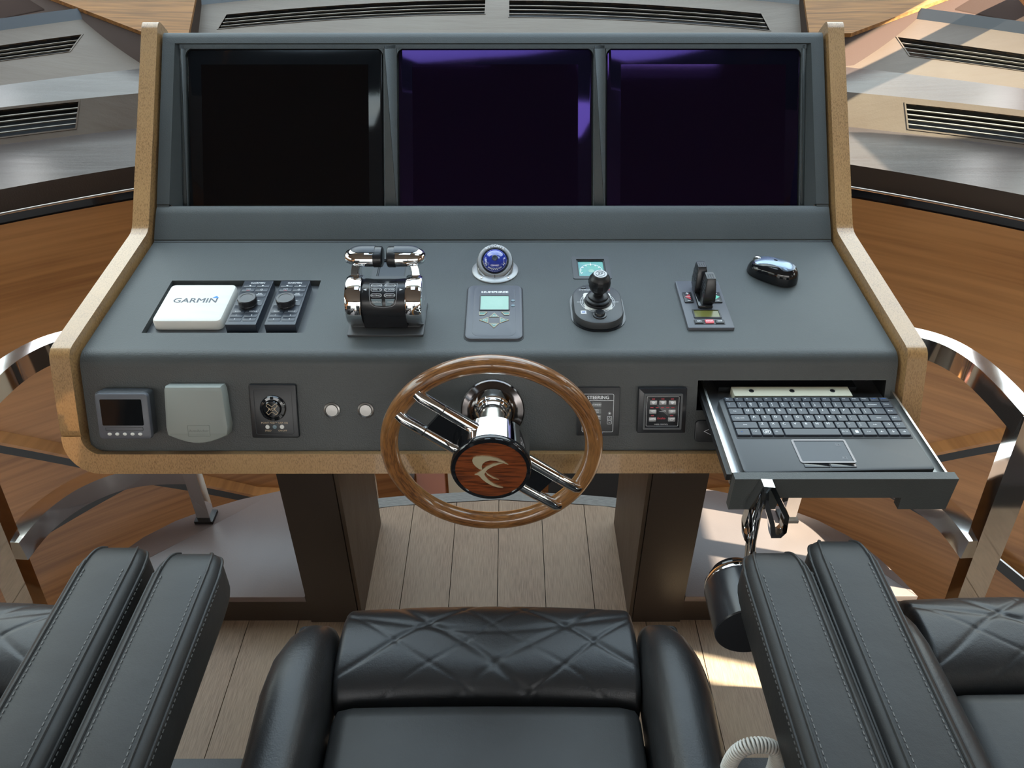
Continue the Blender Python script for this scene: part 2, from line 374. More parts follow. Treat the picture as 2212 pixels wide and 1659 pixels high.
strip(C1, .80, C2, .80).build('ledge', 'ledge_leather', dash, world=True)
# vented slanted face and upper terrace are pierced where the air grilles sit
def pierced(ca, za, cb, zb, holes, name, m):
    mb = MB(); xs = {round(-1.9+3.8*i/76, 4) for i in range(77)}; ts = {0, 1, .5}
    for h in holes: xs |= {h[0], h[1]}; ts |= {h[2], h[3]}
    xs = sorted(xs); ts = sorted(ts)
    def P(X, t): return (X, ca(X)*(1-t)+cb(X)*t, za*(1-t)+zb*t)
    for i in range(len(xs)-1):
        for j in range(len(ts)-1):
            a, b = (xs[i]+xs[i+1])/2, (ts[j]+ts[j+1])/2
            if any(h[0] < a < h[1] and h[2] < b < h[3] for h in holes): continue
            mb.add([P(xs[i], ts[j]), P(xs[i+1], ts[j]), P(xs[i+1], ts[j+1]), P(xs[i], ts[j+1])], [(0, 1, 2, 3)])
    bmesh.ops.remove_doubles(mb.bm, verts=mb.bm.verts, dist=1e-5)
    mb.build(name, m, dash, world=True)
    return P
HL = [(-1.62, -1.25, .20, .92), (1.22, 1.62, .14, .82)]
HU = [(-1.80, -1.40, .42, .70), (-1.0, -.062, .52, .76), (.032, .958, .47, .75), (1.34, 1.80, .30, .60)]
Plo = pierced(C2, .80, C3, .88, HL, 'vent_face', 'dash_leather')
pierced(C3, .88, C4, .90, [], 'crease_shelf', 'ledge_leather')
Pup = pierced(C4, .90, C5, 1.0, HU, 'upper_dash', 'dash_leather')
strip(C5, 1.0, cv(3.56, .305), 1.03, ts=(0, 1)).build('window_seal', 'seal', dash, world=True)
def vent(P, h, slats, label, grp, depth=.04, ys=.004):
    x0, x1, t0, t1 = h; n = 14; base = P((x0+x1)/2, (t0+t1)/2)
    v = thing('air_vent', label, 'vent', base, group=grp)
    def off(X, t, d):                           # point on the terrace pushed inward by d
        a = Vector(P(X, t)); g = (Vector(P(X, 1))-Vector(P(X, 0))).normalized(); nrm = Vector((0, -g.z, g.y)).normalized()
        return a-nrm*d
    X = [x0+(x1-x0)*i/n for i in range(n+1)]
    mb = MB()
    for t in (t0, t1):
        mb.rings([[tuple(off(x, t, 0)), tuple(off(x, t, depth)), tuple(off(x, t+.002, depth)), tuple(off(x, t+.002, 0))] for x in X])
    mb.rings([[tuple(off(x, t0, depth)), tuple(off(x, t1, depth)), tuple(off(x, t1, depth+.004)), tuple(off(x, t0, depth+.004))] for x in X])
    for x in (x0, x1): mb.add([tuple(off(x, t, d)) for t, d in ((t0, 0), (t1, 0), (t1, depth), (t0, depth))], [(0, 1, 2, 3)])
    mb.build('vent_box', 'cavity', v, world=True)
    mb = MB(); w = .004
    L_ = (Vector(P(0, 1))-Vector(P(0, 0))).length; dt = w/L_
    mb2 = []
    for t, s in ((t0, -1), (t1, 1)):
        mb.rings([[tuple(off(x, t, -.0015)), tuple(off(x, t, .006)), tuple(off(x, t+s*dt, .006)), tuple(off(x, t+s*dt, -.0015))] for x in X])
    for x, s in ((x0, -1), (x1, 1)):
        mb.rings([[tuple(off(x+a, t, d)) for a, d in ((0, -.0015), (s*w, -.0015), (s*w, .006), (0, .006))] for t in (t0-dt, t1+dt)])
    mb.build('frame', 'dash_leather', v, world=True)
    for k in range(slats):
        t = t0+(t1-t0)*(k+1)/(slats+1)
        MB().rings([[tuple(off(x, t-dt*.3, .002)), tuple(off(x, t+dt*.3, .002)), tuple(off(x, t+dt*.3, .007)), tuple(off(x, t-dt*.3, .007))] for x in X]).build('slat', 'grille_metal', v, world=True)
    return v
vent(Plo, HL[0], 4, 'wide black air vent low on the left dashboard slope, above the left ledge', 'dashboard air vents')
vent(Plo, HL[1], 4, 'wide black air vent low on the right dashboard slope, above the right ledge', 'dashboard air vents')
vent(Pup, HU[0], 3, 'narrow slotted air vent at the upper left, behind the left wooden rib', 'dashboard air vents')
vent(Pup, HU[1], 3, 'long curved air vent left of centre behind the helm console top', 'dashboard air vents')
vent(Pup, HU[2], 3, 'long curved air vent right of centre behind the helm console top', 'dashboard air vents')
vent(Pup, HU[3], 3, 'narrow slotted air vent at the upper right, behind the right wooden rib', 'dashboard air vents')
# --- wooden ribs that run over the dash to the windshield pillars
for s, i in ((-1, 1), (1, 2)):
    rib = thing('dashboard_rib', 'dash rib with %s wooden top and plum leather side, %s of the screens' % (('tan', 'left') if s < 0 else ('honey brown', 'right')), 'beam', (s*1.3, 2.8, .9), group=None)
    top = [(s*1.009, 2.72, .98), (s*1.144, 2.716, .98), (s*1.846, 3.19, 1.076), (s*1.134, 3.30, 1.076)]
    low = [(s*1.009, 2.665, .88), (s*1.163, 2.655, .88), (s*1.85, 2.86, .98), (s*1.134, 3.28, .90)]
    MB().rings([[(x, y, z) for x, y, z in top], [(x, y, z+.012) for x, y, z in top]]).build('wood_top', 'wood_beam', rib, world=True, bev=.003)
    MB().rings([low, [(x, y, z-.001) for x, y, z in top]]).build('leather_side', 'rib_leather', rib, world=True, bev=.003)
# --- room shell: windshield glass, roof, sides
MB().box(-4, 4, 3.62, 9, .80, .86).build('floor_foredeck', 'deck_white')['kind'] = 'structure'
def quad(name, m, P, t=.008):
    a, b, c = Vector(P[0]), Vector(P[1]), Vector(P[2]); n = (b-a).cross(c-a).normalized()*t
    o = MB().rings([[tuple(Vector(p)) for p in P], [tuple(Vector(p)+n) for p in P]]).build(name, m); o['kind'] = 'structure'; return o
quad('window_1', 'window_glass', [(-1.9, 3.50, 1.03), (1.9, 3.50, 1.03), (1.78, 1.15, 2.28), (-1.78, 1.15, 2.28)])
quad('window_2', 'window_glass', [(-2.3, 2.25, 1.03), (-1.94, 3.10, 1.03), (-1.84, 1.15, 2.28), (-2.3, 1.0, 2.28)])
quad('window_3', 'window_glass', [(1.94, 3.10, 1.03), (2.3, 2.25, 1.03), (2.3, 1.0, 2.28), (1.84, 1.15, 2.28)])
for s, i in ((-1, 10), (1, 11)):
    o = MB().tube([(s*1.92, 3.12, 1.0), (s*1.80, 1.15, 2.28)], .045, 8).build('trim_%d' % i, 'wood_beam'); o['kind'] = 'structure'
mb = MB(); hs = [(-.41, -.04, .87, 1.25), (.30, .85, .82, 1.25)]  # ceiling openings added so the middle and right screens mirror sky
xs_ = [-2.4, -.41, -.04, .30, .85, 2.4]; ys_ = [-1.9, .82, .87, 1.25, 1.42]  # front edge runs out past the glass to keep sun off the desk
for i in range(5):
    for j in range(4):
        cx_, cy_ = (xs_[i]+xs_[i+1])/2, (ys_[j]+ys_[j+1])/2
        if not any(h[0] < cx_ < h[1] and h[2] < cy_ < h[3] for h in hs): mb.box(xs_[i], xs_[i+1], ys_[j], ys_[j+1], 2.28, 2.36)
mb.build('ceiling', 'headliner')['kind'] = 'structure'
for i, h in enumerate(hs): MB().box(*h, 2.325, 2.333).build('window_%d' % (6+i), 'window_glass')['kind'] = 'structure'  # panes over the openings added for the screen reflections
for s, nm, i in ((-1, 'left', 4), (1, 'right', 5)):
    mb = MB(); x0, x1 = sorted((s*2.3, s*2.36))
    hz_ = 1.84 if s < 0 else 1.60  # unseen right header set lower to block sun from pedestal and centre floor
    mb.box(x0, x1, -1.9, 2.25, -1.3, 1.12); mb.box(x0, x1, -1.9, 1.1, hz_, 2.28)
    if s > 0: mb.box(x0, x1, 1.12, 2.0, 1.12, 1.42); mb.box(x0, x1, 1.12, 2.0, 1.445, 1.84)  # unseen slotted panel added to cut the sun to a streak on the wood
    for y, w_ in (((-1.9, .14), (.02, .14)) if s < 0 else ((-1.9, .14), (.02, .52), (.62, .13))): mb.box(x0, x1, y, y+w_, 1.12, 1.84)  # unseen right posts added and widened to bound the sun patch on the floor
    o = mb.build('wall_'+nm, 'wood_wall'); o['kind'] = 'structure'
    o = MB().box(s*2.325-.003, s*2.325+.003, -1.9, 2.0, 1.12, 1.84).build('window_%d' % i, 'window_glass'); o['kind'] = 'structure'
mb = MB(); mb.box(-2.36, -2.1, -1.96, -1.9, -.1, 2.3); mb.box(2.1, 2.36, -1.96, -1.9, -.1, 2.3); mb.box(-2.1, 2.1, -1.96, -1.9, 2.0, 2.3); mb.box(-2.36, 2.36, -1.96, -1.9, -1.3, 0); mb.box(-.04, .04, -1.96, -1.9, 0, 2)  # unseen rear wall left mostly open to brighten the wheel hub
mb.build('wall_rear', 'headliner')['kind'] = 'structure'

# ================================================================ HELM CONSOLE
con = thing('helm_console', 'wide slate leather helm console framed in glossy golden brown wood', 'console', (0, 1.3, 0))
hu = .700
TR = (-.616, -.329, .0645, .2305)               # tray recess on desk
DO = (.359, .683, .0690, .1228)                 # drawer opening on face
GA = [(-.2335, -.160, .2345, .3135), (.1585, .232, .2345, .3135)]
HM = (-.0465, .0605, .0385, .2105)
r = .020                                        # rounded front lip
mb = MB(); holeplate(mb, -hu, hu, r, LDESK, [TR, *GA], DESK)
for (a, b, c, d), dp in ((TR, .014), (GA[0], .008), (GA[1], .008)):
    mb.add([(a, c, 0), (b, c, 0), (b, d, 0), (a, d, 0), (a, c, -dp), (b, c, -dp), (b, d, -dp), (a, d, -dp)], [(0, 1, 5, 4), (1, 2, 6, 5), (2, 3, 7, 6), (3, 0, 4, 7), (4, 5, 6, 7)], DESK)
mb.build('desk_panel', 'slate_leather', con, world=True)
mb = MB(); holeplate(mb, -hu, hu, -.004, LFACE-r, [DO], FACE)
pa = DESK @ Vector((0, r, 0)); pb = FACE @ Vector((0, LFACE-r, 0)); corner = Vector((0, *pE))
def lip(u, v):
    q = pa*(1-v)**2+corner*2*v*(1-v)+pb*v*v; return (-hu+2*hu*u, q.y, q.z)
mb.grid(lip, 1, 10)
bmesh.ops.remove_doubles(mb.bm, verts=mb.bm.verts, dist=1e-5)
mb.build('face_panel', 'face_leather', con, world=True)
# riser with rolled top edge
mb = MB(); prof = [(0, .0005), (.004, -.002), (.006, .0), (.03, .001), (.060, .001), (.072, .0), (.079, -.003), (.0825, -.009), (.083, -.06)]
R = [[(x, v, w) for v, w in prof] for x in (-hu, hu)]
mb.add([p for r_ in R for p in r_], [(i, i+1, len(prof)+i+1, len(prof)+i) for i in range(len(prof)-1)], RISER)
mb.box(-hu, hu, LRISER-.03, LRISER-.003, -.05, -.012, RISER)
mb.build('riser_panel', 'slate_leather', con, world=True)
MB().box(-hu, hu, -.0012, .0012, -.002, .0006, DESK @ T(0, LDESK, 0)).build('seam', 'cavity', con, world=True)
# screen surround: outer band in the panel plane, inner plane sinks toward the bottom
iu = .664; it = .346; ib = -.002; db = .047; dt_ = .004
aa = PANEL @ Vector((0, ib, -db)); bb = PANEL @ Vector((0, it, -dt_)); INNER = fr((aa.y, aa.z), (bb.y, bb.z)); LIN = (bb-aa).length
mb = MB(); c_ = .010
def sur(P, z=0): return [(x, y, z) for x, y in P]
mb.add(sur([(-hu, 0), (-iu-c_, 0), (-iu-c_, it+.002), (-hu, LPANEL)]), [(0, 1, 2, 3)], PANEL)
mb.add(sur([(iu+c_, 0), (hu, 0), (hu, LPANEL), (iu+c_, it+.002)]), [(0, 1, 2, 3)], PANEL)
mb.add(sur([(-hu, LPANEL), (-iu-c_, it+.002), (iu+c_, it+.002), (hu, LPANEL)]), [(0, 1, 2, 3)], PANEL)
for s in (-1, 1):
    mb.add([(s*(iu+c_), 0, 0), (s*(iu+c_), it+.002, 0), (s*iu, it, -dt_), (s*iu, ib, -db)], [(0, 1, 2, 3)], PANEL)
mb.add([(-(iu+c_), it+.002, 0), ((iu+c_), it+.002, 0), (iu, it, -dt_), (-iu, it, -dt_)], [(0, 1, 2, 3)], PANEL)
R = [(LPANEL, 0), (LPANEL+.008, -.001), (LPANEL+.014, -.005), (LPANEL+.016, -.012), (LPANEL+.016, -.06)]
for i in range(4): mb.add([(-hu, *R[i]), (hu, *R[i]), (hu, *R[i+1]), (-hu, *R[i+1])], [(0, 1, 2, 3)], PANEL)
for s_ in (-1, 1): mb.box(*sorted((s_*hu, s_*(iu+.011))), -.012, .003, -.012, -.0015, PANEL)
bmesh.ops.remove_doubles(mb.bm, verts=mb.bm.verts, dist=1e-5)
mb.build('screen_surround', 'slate_leather', con, world=True)
MON = [(-.4425, .4125), (.0043, .4105), (.4465, .4085)]
ht = LIN-.006
mb = MB(); us = [-iu]+[x for c, w in MON for x in (c-w/2-.003, c+w/2+.003)]+[iu]
for i in range(0, len(us), 2):
    if us[i+1]-us[i] > .001: mb.prism(rr((us[i]+us[i+1])/2, LIN/2, us[i+1]-us[i], LIN, .002), -.01, .004, INNER, ch=.003)
mb.box(-iu, iu, LIN-.009, LIN, -.01, .004, INNER)
# rounded corner fillets of the openings
for c, w in MON:
    for s in (-1, 1):
        cx = c+s*(w/2+.003); P = [(cx, LIN-.008), (cx, LIN-.024)]+[(cx-s*.016*(1-cos(a)), LIN-.024+.016*sin(a)) for a in (pi/8, pi/4, 3*pi/8, pi/2)]
        if s > 0: P = P[::-1]
        mb.prism(P, -.01, .004, INNER)
mb.build('mullion_frame', 'slate_leather', con, world=True)
MB().box(-iu, iu, -.02, LIN, -.03, -.006, INNER).build('backing', 'cavity', con, world=True)
# wooden frame
kx = .706; ox = .740
TT, KK, EE, BB = (1.785, 1.190), (1.487, .858), (1.098, .836), (1.018, .668)
TT, KK, EE, BB = (1.772, 1.205), (1.478, .872), (1.092, .834), (1.023, .662)
mb = MB()
def off2(P, q):                                 # inner side-line below the visible front line
    return (P[0]+q[0], P[1]+q[1])
back = [off2(TT, (.055, -.03)), off2(KK, (.055, -.03)), off2(EE, (.03, -.06)), off2(BB, (.05, -.0))]
_l = sqrt((EE[0]-BB[0])**2+(EE[1]-BB[1])**2); BS = (BB[0]+(EE[0]-BB[0])*.0295/_l, BB[1]+(EE[1]-BB[1])*.0295/_l)
side = [BS, EE, KK, (TT[0]-.012, TT[1]-.014), TT, (TT[0]+.014, TT[1]+.006), (TT[0]+.055, TT[1]-.03)]+[back[1], back[2], (BS[0]+.06, BS[1]-.022)]
# soften the kinks
def soften(P, d):
    Q = []
    for i, p in enumerate(P):
        a, b, c = Vector(P[i-1]), Vector(p), Vector(P[(i+1) % len(P)])
        l1, l2 = (a-b).length, (c-b).length; k1, k2 = min(d, l1*.4), min(d, l2*.4)
        s_, e_ = b+(a-b).normalized()*k1, b+(c-b).normalized()*k2
        for t in (0, .33, .67, 1): q = s_*(1-t)**2+b*2*t*(1-t)+e_*t*t; Q.append((q.x, q.y))
    return Q
S2 = soften(side, .016)
for s in (-1, 1):
    x0, x1 = sorted((s*kx, s*ox))
    MB().rings([[(x, y, z) for y, z in S2] for x in (x0, x1)]).build('wood_side_frame', 'wood_trim', con, world=True, bev=.0035, seg=2)
FW = T(0, BB[0], BB[1]) @ RX(atan2(EE[1]-BB[1], EE[0]-BB[0])); H_ = sqrt((EE[0]-BB[0])**2+(EE[1]-BB[1])**2)
def arc(cx, cy, r, a0, a1, n=8): return [(cx+r*cos(a0+(a1-a0)*i/n), cy+r*sin(a0+(a1-a0)*i/n)) for i in range(n+1)]
bot = -.034; R_ = .062; ri = .032
Pout = [(-ox, .004)]+arc(-ox+R_, bot+R_, R_, pi, 1.5*pi)+arc(ox-R_, bot+R_, R_, 1.5*pi, 2*pi)+[(ox, .004)]
Pin = [(-kx, .004+.03)]+arc(-kx+ri, .002+ri, ri, pi, 1.5*pi)+arc(kx-ri, .002+ri, ri, 1.5*pi, 2*pi)+[(kx, .034)]
n = len(Pout); mb = MB()
Pout[0] = (-ox, .034); Pout[-1] = (ox, .034)
V = [(x, y, z) for z in (0, -.11) for P in (Pout, Pin) for x, y in P]; F = []
for i in range(n-1):
    F += [(i, i+1, n+i+1, n+i), (2*n+i+1, 2*n+i, 3*n+i, 3*n+i+1), (i+1, i, 2*n+i, 2*n+i+1), (n+i, n+i+1, 3*n+i+1, 3*n+i)]
F += [(0, n, 3*n, 2*n), (n-1, 3*n-1, 4*n-1, 2*n-1)]
mb.add(V, F, FW); mb.build('wood_bottom_frame', 'wood_trim', con, world=True, bev=.003, seg=2)
# console body under and behind, pedestals
MB().box(-.70, .70, 1.075, 1.50, .655, .675).build('underside', 'leather_dark_brown', con, world=True)
mb = MB(); mb.rings([[(x, y, z) for y, z in ((1.50, .655), (1.86, 1.10), (1.84, 1.165), (1.60, .85), (1.52, .80))] for x in (-.70, .70)])
mb.build('back_panel', 'leather_dark_brown', con, world=True)
for s in (-1, 1):
    MB().box(*sorted((s*.327, s*.441)), 1.175, 1.205, 0, .665).build('pedestal_front', 'leather_dark_brown', con, world=True, bev=.002, label='dark brown leather pedestal front %s of the footwell' % ('left' if s < 0 else 'right'))
    MB().box(*sorted((s*.318, s*.326)), 1.18, 1.50, 0, .665).build('pedestal_side', 'dash_leather', con, world=True, bev=.001)
    MB().box(*sorted((s*.327, s*.441)), 1.206, 1.50, 0, .665).build('pedestal', 'leather_dark_brown', con, world=True)
# drawer cavity behind the opening
a, b, c, d = DO
mb = MB(); mb.add([(a, c, 0), (b, c, 0), (b, d, 0), (a, d, 0), (a, c, -.33), (b, c, -.33), (b, d, -.33), (a, d, -.33)], [(0, 1, 5, 4), (1, 2, 6, 5), (2, 3, 7, 6), (3, 0, 4, 7), (4, 5, 6, 7)], T(0, 0, 0) @ FACE @ Matrix.Shear('XY', 4, (0, 0)) )
mb.build('drawer_cavity', 'cavity', con, world=True)
# little screw hole in the desk
MB().lathe([(0.0001, -.003), (.0022, -.003), (.0022, .0005), (.0036, .0008), (.0038, 0)], 14, DESK @ T(.401, .2705, 0)).build('screw_hole', 'cavity', con, world=True)

# ---- monitors
for (c, w), nm in zip(MON, ('left', 'centre', 'right')):
    m_ = thing('monitor', '%s of the three black switched-off screens in the console' % {'left': 'leftmost', 'centre': 'middle', 'right': 'rightmost'}[nm], 'screen', M=INNER @ T(c, 0, 0), group=None)
    MB().prism(rr(0, ht/2-.002, w, ht, .012), -.006, .0015, ch=.0015).build('bezel_glass', 'screen_bezel' if nm == 'left' else 'bezel_tint', m_)
    MB().prism(rr(0, ht/2-.010, w-.058, ht-.050, .001), .0014, .0018).build('display', 'screen_black' if nm == 'left' else 'screen_tint', m_)

# ================================================================ DESK INSTRUMENTS
def desk(u, v, w=0): return DESK @ T(u, v, w)
def face(u, v, w=0): return FACE @ T(u, v, w)
# equipment tray
t = thing('equipment_tray', 'sunken black tray in the left of the desk under white cover and keypads', 'tray', M=desk(-.4725, .1475, -.014))
MB().prism(rr(0, 0, .286, .165, .004), 0, .003).build('tray_floor', 'charcoal', t)
# white cover
t = thing('instrument_cover', 'square white plastic cover lettered GARMIN lying in the left desk tray', 'cover', M=desk(-.5435, .1465, -.011))
MB().prism(rr(0, 0, .124, .117, .010), 0, .020, ch=.005).build('cover_shell', 'white_cover', t)
MB().text('GARMIN', .0200, -.001, .004, .0202, bold=.0003, sx=1.08).build('lettering', 'brand_grey', t)
MB().prism([(.028, .0125), (.040, .0125), (.0345, .0195)], .020, .0203).build('blue_triangle', 'brand_blue', t)
# keypads
def keypad(u, label, first=None):
    t = thing('keypad_controller', label, 'keypad', M=desk(u, .148, -.011), group='black keypads with round knobs')
    w, h = .0555, .140
    MB().prism(rr(0, 0, w, h, .0015), 0, .019, ch=.001).build('housing', 'blue_black', t)
    cols = [(-w/4+.0012, w/2-.0048), (w/4-.0012, w/2-.0048)]
    rows = [(.0515, .0105), (.0385, .0125), (.0225, .0145), (.000, .0250), (-.0250, .0205), (-.0425, .0105), (-.0545, .0105)]
    for ri_, (y, hh) in enumerate(rows):
        for x, ww in cols:
            MB().prism(rr(x, y, ww, hh, .0012, 2), .018, .0198, ch=.0004).build('key', 'blue_black', t)
    mb = MB(); mb.text('GARMIN', .0055, 0, .0615, .0192, bold=.00015, sx=1.3)
    for i, s_ in enumerate(('1', '2', '3', '4')): mb.text(s_, .0052, (-1 if i % 2 == 0 else 1)*w/4, -.0425 if i < 2 else -.0545, .0199)
    for s_, x, y in (('MENU', .0125, .003), ('BACK', -.0135, -.031), ('FOCUS', .0135, -.031), ('NAV\nINFO', -.0125, .0235), ('SHIP\nMODE', .0125, .0235), ('MOB', -.0125, .040)): mb.text(s_, .0042, x, y, .0199)
    mb.prism([(-.0145, .0515), (-.0105, .0495), (-.0105, .0535)], .0198, .0200); mb.prism([(.0145, .0515), (.0105, .0535), (.0105, .0495)], .0198, .02)
    mb.outline(circ(.0125, .0385, .0022, 10), .0006, .0198, .0200)
    mb.build('lettering', 'white_print', t)
    MB().box(-.0155, -.0095, .0358, .0366, .0198, .02).build('red_mark', 'red_print', t)
    kb = MB().lathe([(.0155, .0195), (.0155, .022), (.0145, .0225), (.0145, .024), (.0172, .0245), (.0172, .0345), (.0160, .0360), (.0115, .0362), (.0112, .0356), (.0001, .0352)], 32, T(0, -.010, 0)).build('knob', 'black_satin', t)
    MB().lathe([(.0150, .0222), (.0158, .0228), (.0158, .0240), (.0150, .0244)], 32, T(0, -.010, 0)).build('knob_ring', 'chrome', kb)
    return t
keypad(-.4435, 'black keypad with round knob, next to the white GARMIN cover')
keypad(-.3735, 'black keypad with round knob, farthest right in the desk tray')

# throttle
t = thing('throttle_control', 'twin lever chrome and black engine throttle on the left of the desk', 'throttle', M=desk(-.1835, .105, 0))
MB().prism(rr(.0, -.002, .134, .100, .003), .0, .004, ch=.001).build('base_plate', 'charcoal', t)
MB().prism(rr(.0, .010, .122, .078, .003), .0039, .0065, ch=.001).build('base_step', 'charcoal', t)
RB = RY(pi/2)
hb = MB(); ph = 0.034; rH = .039
Pp = [(-.034, .006)]+[(rH*cos(a), ph+.008+rH*sin(a)) for a in [pi*1.08-1.16*pi*i/22 for i in range(23)]]+[(.034, .006)]
# housing cross-section in (v, w) swept along x
hb.rings([[(x, y*f, .006+(z-.006)*f) for y, z in Pp] for x, f in ((-.038, .97), (-.035, .99), (0, .955), (.035, .99), (.038, .97))])
hb.build('housing', 'black_satin', t, ang=40)
for s in (-1, 1):
    M_ = T(s*.053, 0, ph+.008) @ RY(s*pi/2)
    d_ = MB().lathe([(.020, -.0145), (.0435, -.0145), (.0445, -.012), (.0445, .008), (.0425, .0125), (.038, .0145), (.030, .0150), (.0001, .0150)], 48, M_).build('drive_disc', 'chrome', t)
    MB().lathe([(.0001, .0155), (.008, .0155), (.009, .0150), (.009, .0140)], 20, M_).build('cap', 'chrome', d_)
    a0 = Vector((s*.054, .018, ph+.030)); a1 = Vector((s*.051, .030, ph+.052)); a2 = Vector((s*.046, .036, ph+.070))
    sec = [(u*.0085, v*.0105) for u, v in ((1, .5), (.7, 1), (-.7, 1), (-1, .5), (-1, -.5), (-.7, -1), (.7, -1), (1, -.5))]
    MB().tube([a0, a1, a2], 0, sec=sec).build('lever_arm', 'chrome', t, bev=.001)
    # grip: bullet shape along x, chrome shell with black pad and inner collar
    G = T(s*.0375, .040, ph+.072) @ RY(s*pi/2)
    pr = [(.0001, .0340), (.007, .0332), (.013, .0295), (.0175, .022), (.0200, .012), (.0210, .0), (.0212, -.018), (.0208, -.0185)]
    MB().lathe(pr, 32, G @ Matrix.Diagonal((.80, 1, 1, 1))).build('lever_grip', 'chrome', t)
    MB().lathe([(.0001, -.0335), (.0180, -.0335), (.0208, -.032), (.0216, -.0295), (.0216, -.0185), (.001, -.0185)], 32, G @ Matrix.Diagonal((.80, 1, 1, 1))).build('grip_collar', 'black_satin', t)
    # soft pad on top of the grip
    G2 = T(s*.0375, .040, ph+.072)
    def pad(u, v, s=s):
        x = -.0205+.0430*u; hw = .0145*sqrt(max(0, 1-max(0, (x-.004)/.0186)**2))
        y = hw*(2*v-1); R0 = .0212*sqrt(max(.02, 1-max(0, x/.0320)**2.2)); z = .80*sqrt(max(0, R0*R0-y*y))+.0016
        return (s*x, y, z)
    MB().grid(pad, 16, 8, G2 @ T(0, .002, 0) @ RX(-.12)).build('grip_pad', 'blue_black', t)
# control pad printed on the housing (curved outward): placed at angle on cylinder
def onH(a, x, y, z=0): return T(0, 0, ph+.008) @ RX(a) @ T(x, y, rH*.957+z)
A0 = RD(38)
pad_ = MB()
def curvepoly(mb, P, z):
    V = []
    for x, y in P:
        a = A0-y/(rH*.97); V.append((x, -(rH*.968+z)*sin(a), ph+.008+(rH*.968+z)*cos(a)))
    mb.add(V, [tuple(range(len(V)))])
def curvering(mb, P, Q, z):
    f = lambda p: (p[0], -(rH*.968+z)*sin(A0-p[1]/(rH*.97)), ph+.008+(rH*.968+z)*cos(A0-p[1]/(rH*.97)))
    n = len(P); mb.add([f(p) for p in P]+[f(q) for q in Q], [(i, (i+1) % n, n+(i+1) % n, n+i) for i in range(n)])
shape = [(-.024, .021), (.024, .021), (.0242, .010), (.024, 0), (.0235, -.010), (.021, -.019), (.015, -.023), (0, -.0245), (-.015, -.023), (-.021, -.019), (-.0235, -.010), (-.024, 0), (-.0242, .010)][::-1]
curvering(pad_, shape, [(x*.965, y*.965) for x, y in shape], .0010); pad_.build('pad_outline', 'grey_print', t)
mb = MB()
for j, y in enumerate((.0155, .0065, -.0035)):
    for s in (-1, 1):
        P = rr(s*.0115, y, .019, .0062, .003, 4); curvering(mb, P, rr(s*.0115, y, .0182, .0054, .0027, 4), .0011)
        curvering(mb, circ(s*.0045, y, .0016, 10), circ(s*.0045, y, .0011, 10), .0012)
for s in (-1, 1): curvepoly(mb, [(s*.034, .0065), (s*.0285, .0085), (s*.0285, .0045)], .0018)
for s_, x, y in (('CONTROL', -.0135, .0155), ('CONTROL', .0135, .0155), ('SYNC', -.0135, .0065), ('CRUISE', .0135, .0065), ('NEUTRAL', -.0135, -.0035), ('WARM UP', .0135, -.0035), ('CONTROL', -.0115, -.0150), ('MODE', .013, -.0150)):
    mb.text(s_, .0034, 0, 0, 0, M=onH(A0-y/(rH*.97), x, 0, .0014))
mb.build('lettering', 'white_print', t)
for P in ([(-.0205, -.0095), (-.002, -.0095), (-.0015, -.0215), (-.013, -.0205), (-.0185, -.016)], [(.004, -.0095), (.0205, -.0095), (.0185, -.016), (.013, -.0205), (.0045, -.0215)]):
    mb = MB(); curvepoly(mb, P[::-1], .0011); mb.build('pad_button', 'steel_blue_button', t)

# square gauges
def gauge(u, label, lit):
    t = thing('display_gauge', label, 'gauge', M=desk(u, .274, -.004), group=None)
    MB().rframe(0, 0, .0745, .0800, .004, .0095, -.003, .0052).build('bezel', 'charcoal', t)
    MB().rframe(0, 0, .0560, .0615, .002, .003, -.003, .003).build('inner_bezel', 'black_plastic', t)
    MB().prism(rr(0, 0, .0508, .056, .001), -.003, .0008).build('lcd', 'lcd_teal' if lit else 'blue_black', t)
    if lit:
        mb = MB()
        for k in range(9):
            a = RD(200-27.5*k); c_ = (.0195*cos(a), -.006+.021*sin(a)); mb.box(-.0014, .0014, -.0012, .0012, .0008, .0012, T(*c_, 0) @ RZ(a))
        A1 = [(.0225*cos(RD(205-5.75*k)), -.006+.0245*sin(RD(205-5.75*k))) for k in range(41)]; A2 = [(.0213*cos(RD(205-5.75*k)), -.006+.0233*sin(RD(205-5.75*k))) for k in range(41)]
        mb.add([(x, y, .001) for x, y in A1+A2], [(i, i+1, 41+i+1, 41+i) for i in range(40)])
        mb.prism([(-.0012, .013), (.0012, .013), (.0003, .0235), (-.0003, .0235)], .0008, .0013)
        mb.build('dial_marks', 'white_print', t)
        MB().prism(circ(0, -.006, .006, 20), .0008, .0011).build('dial_centre', 'lcd_green', t)
gauge(.1955, 'small square gauge with glowing green dial, behind the joystick', True)
gauge(-.1965, 'small square dark gauge half hidden behind the throttle levers', False)

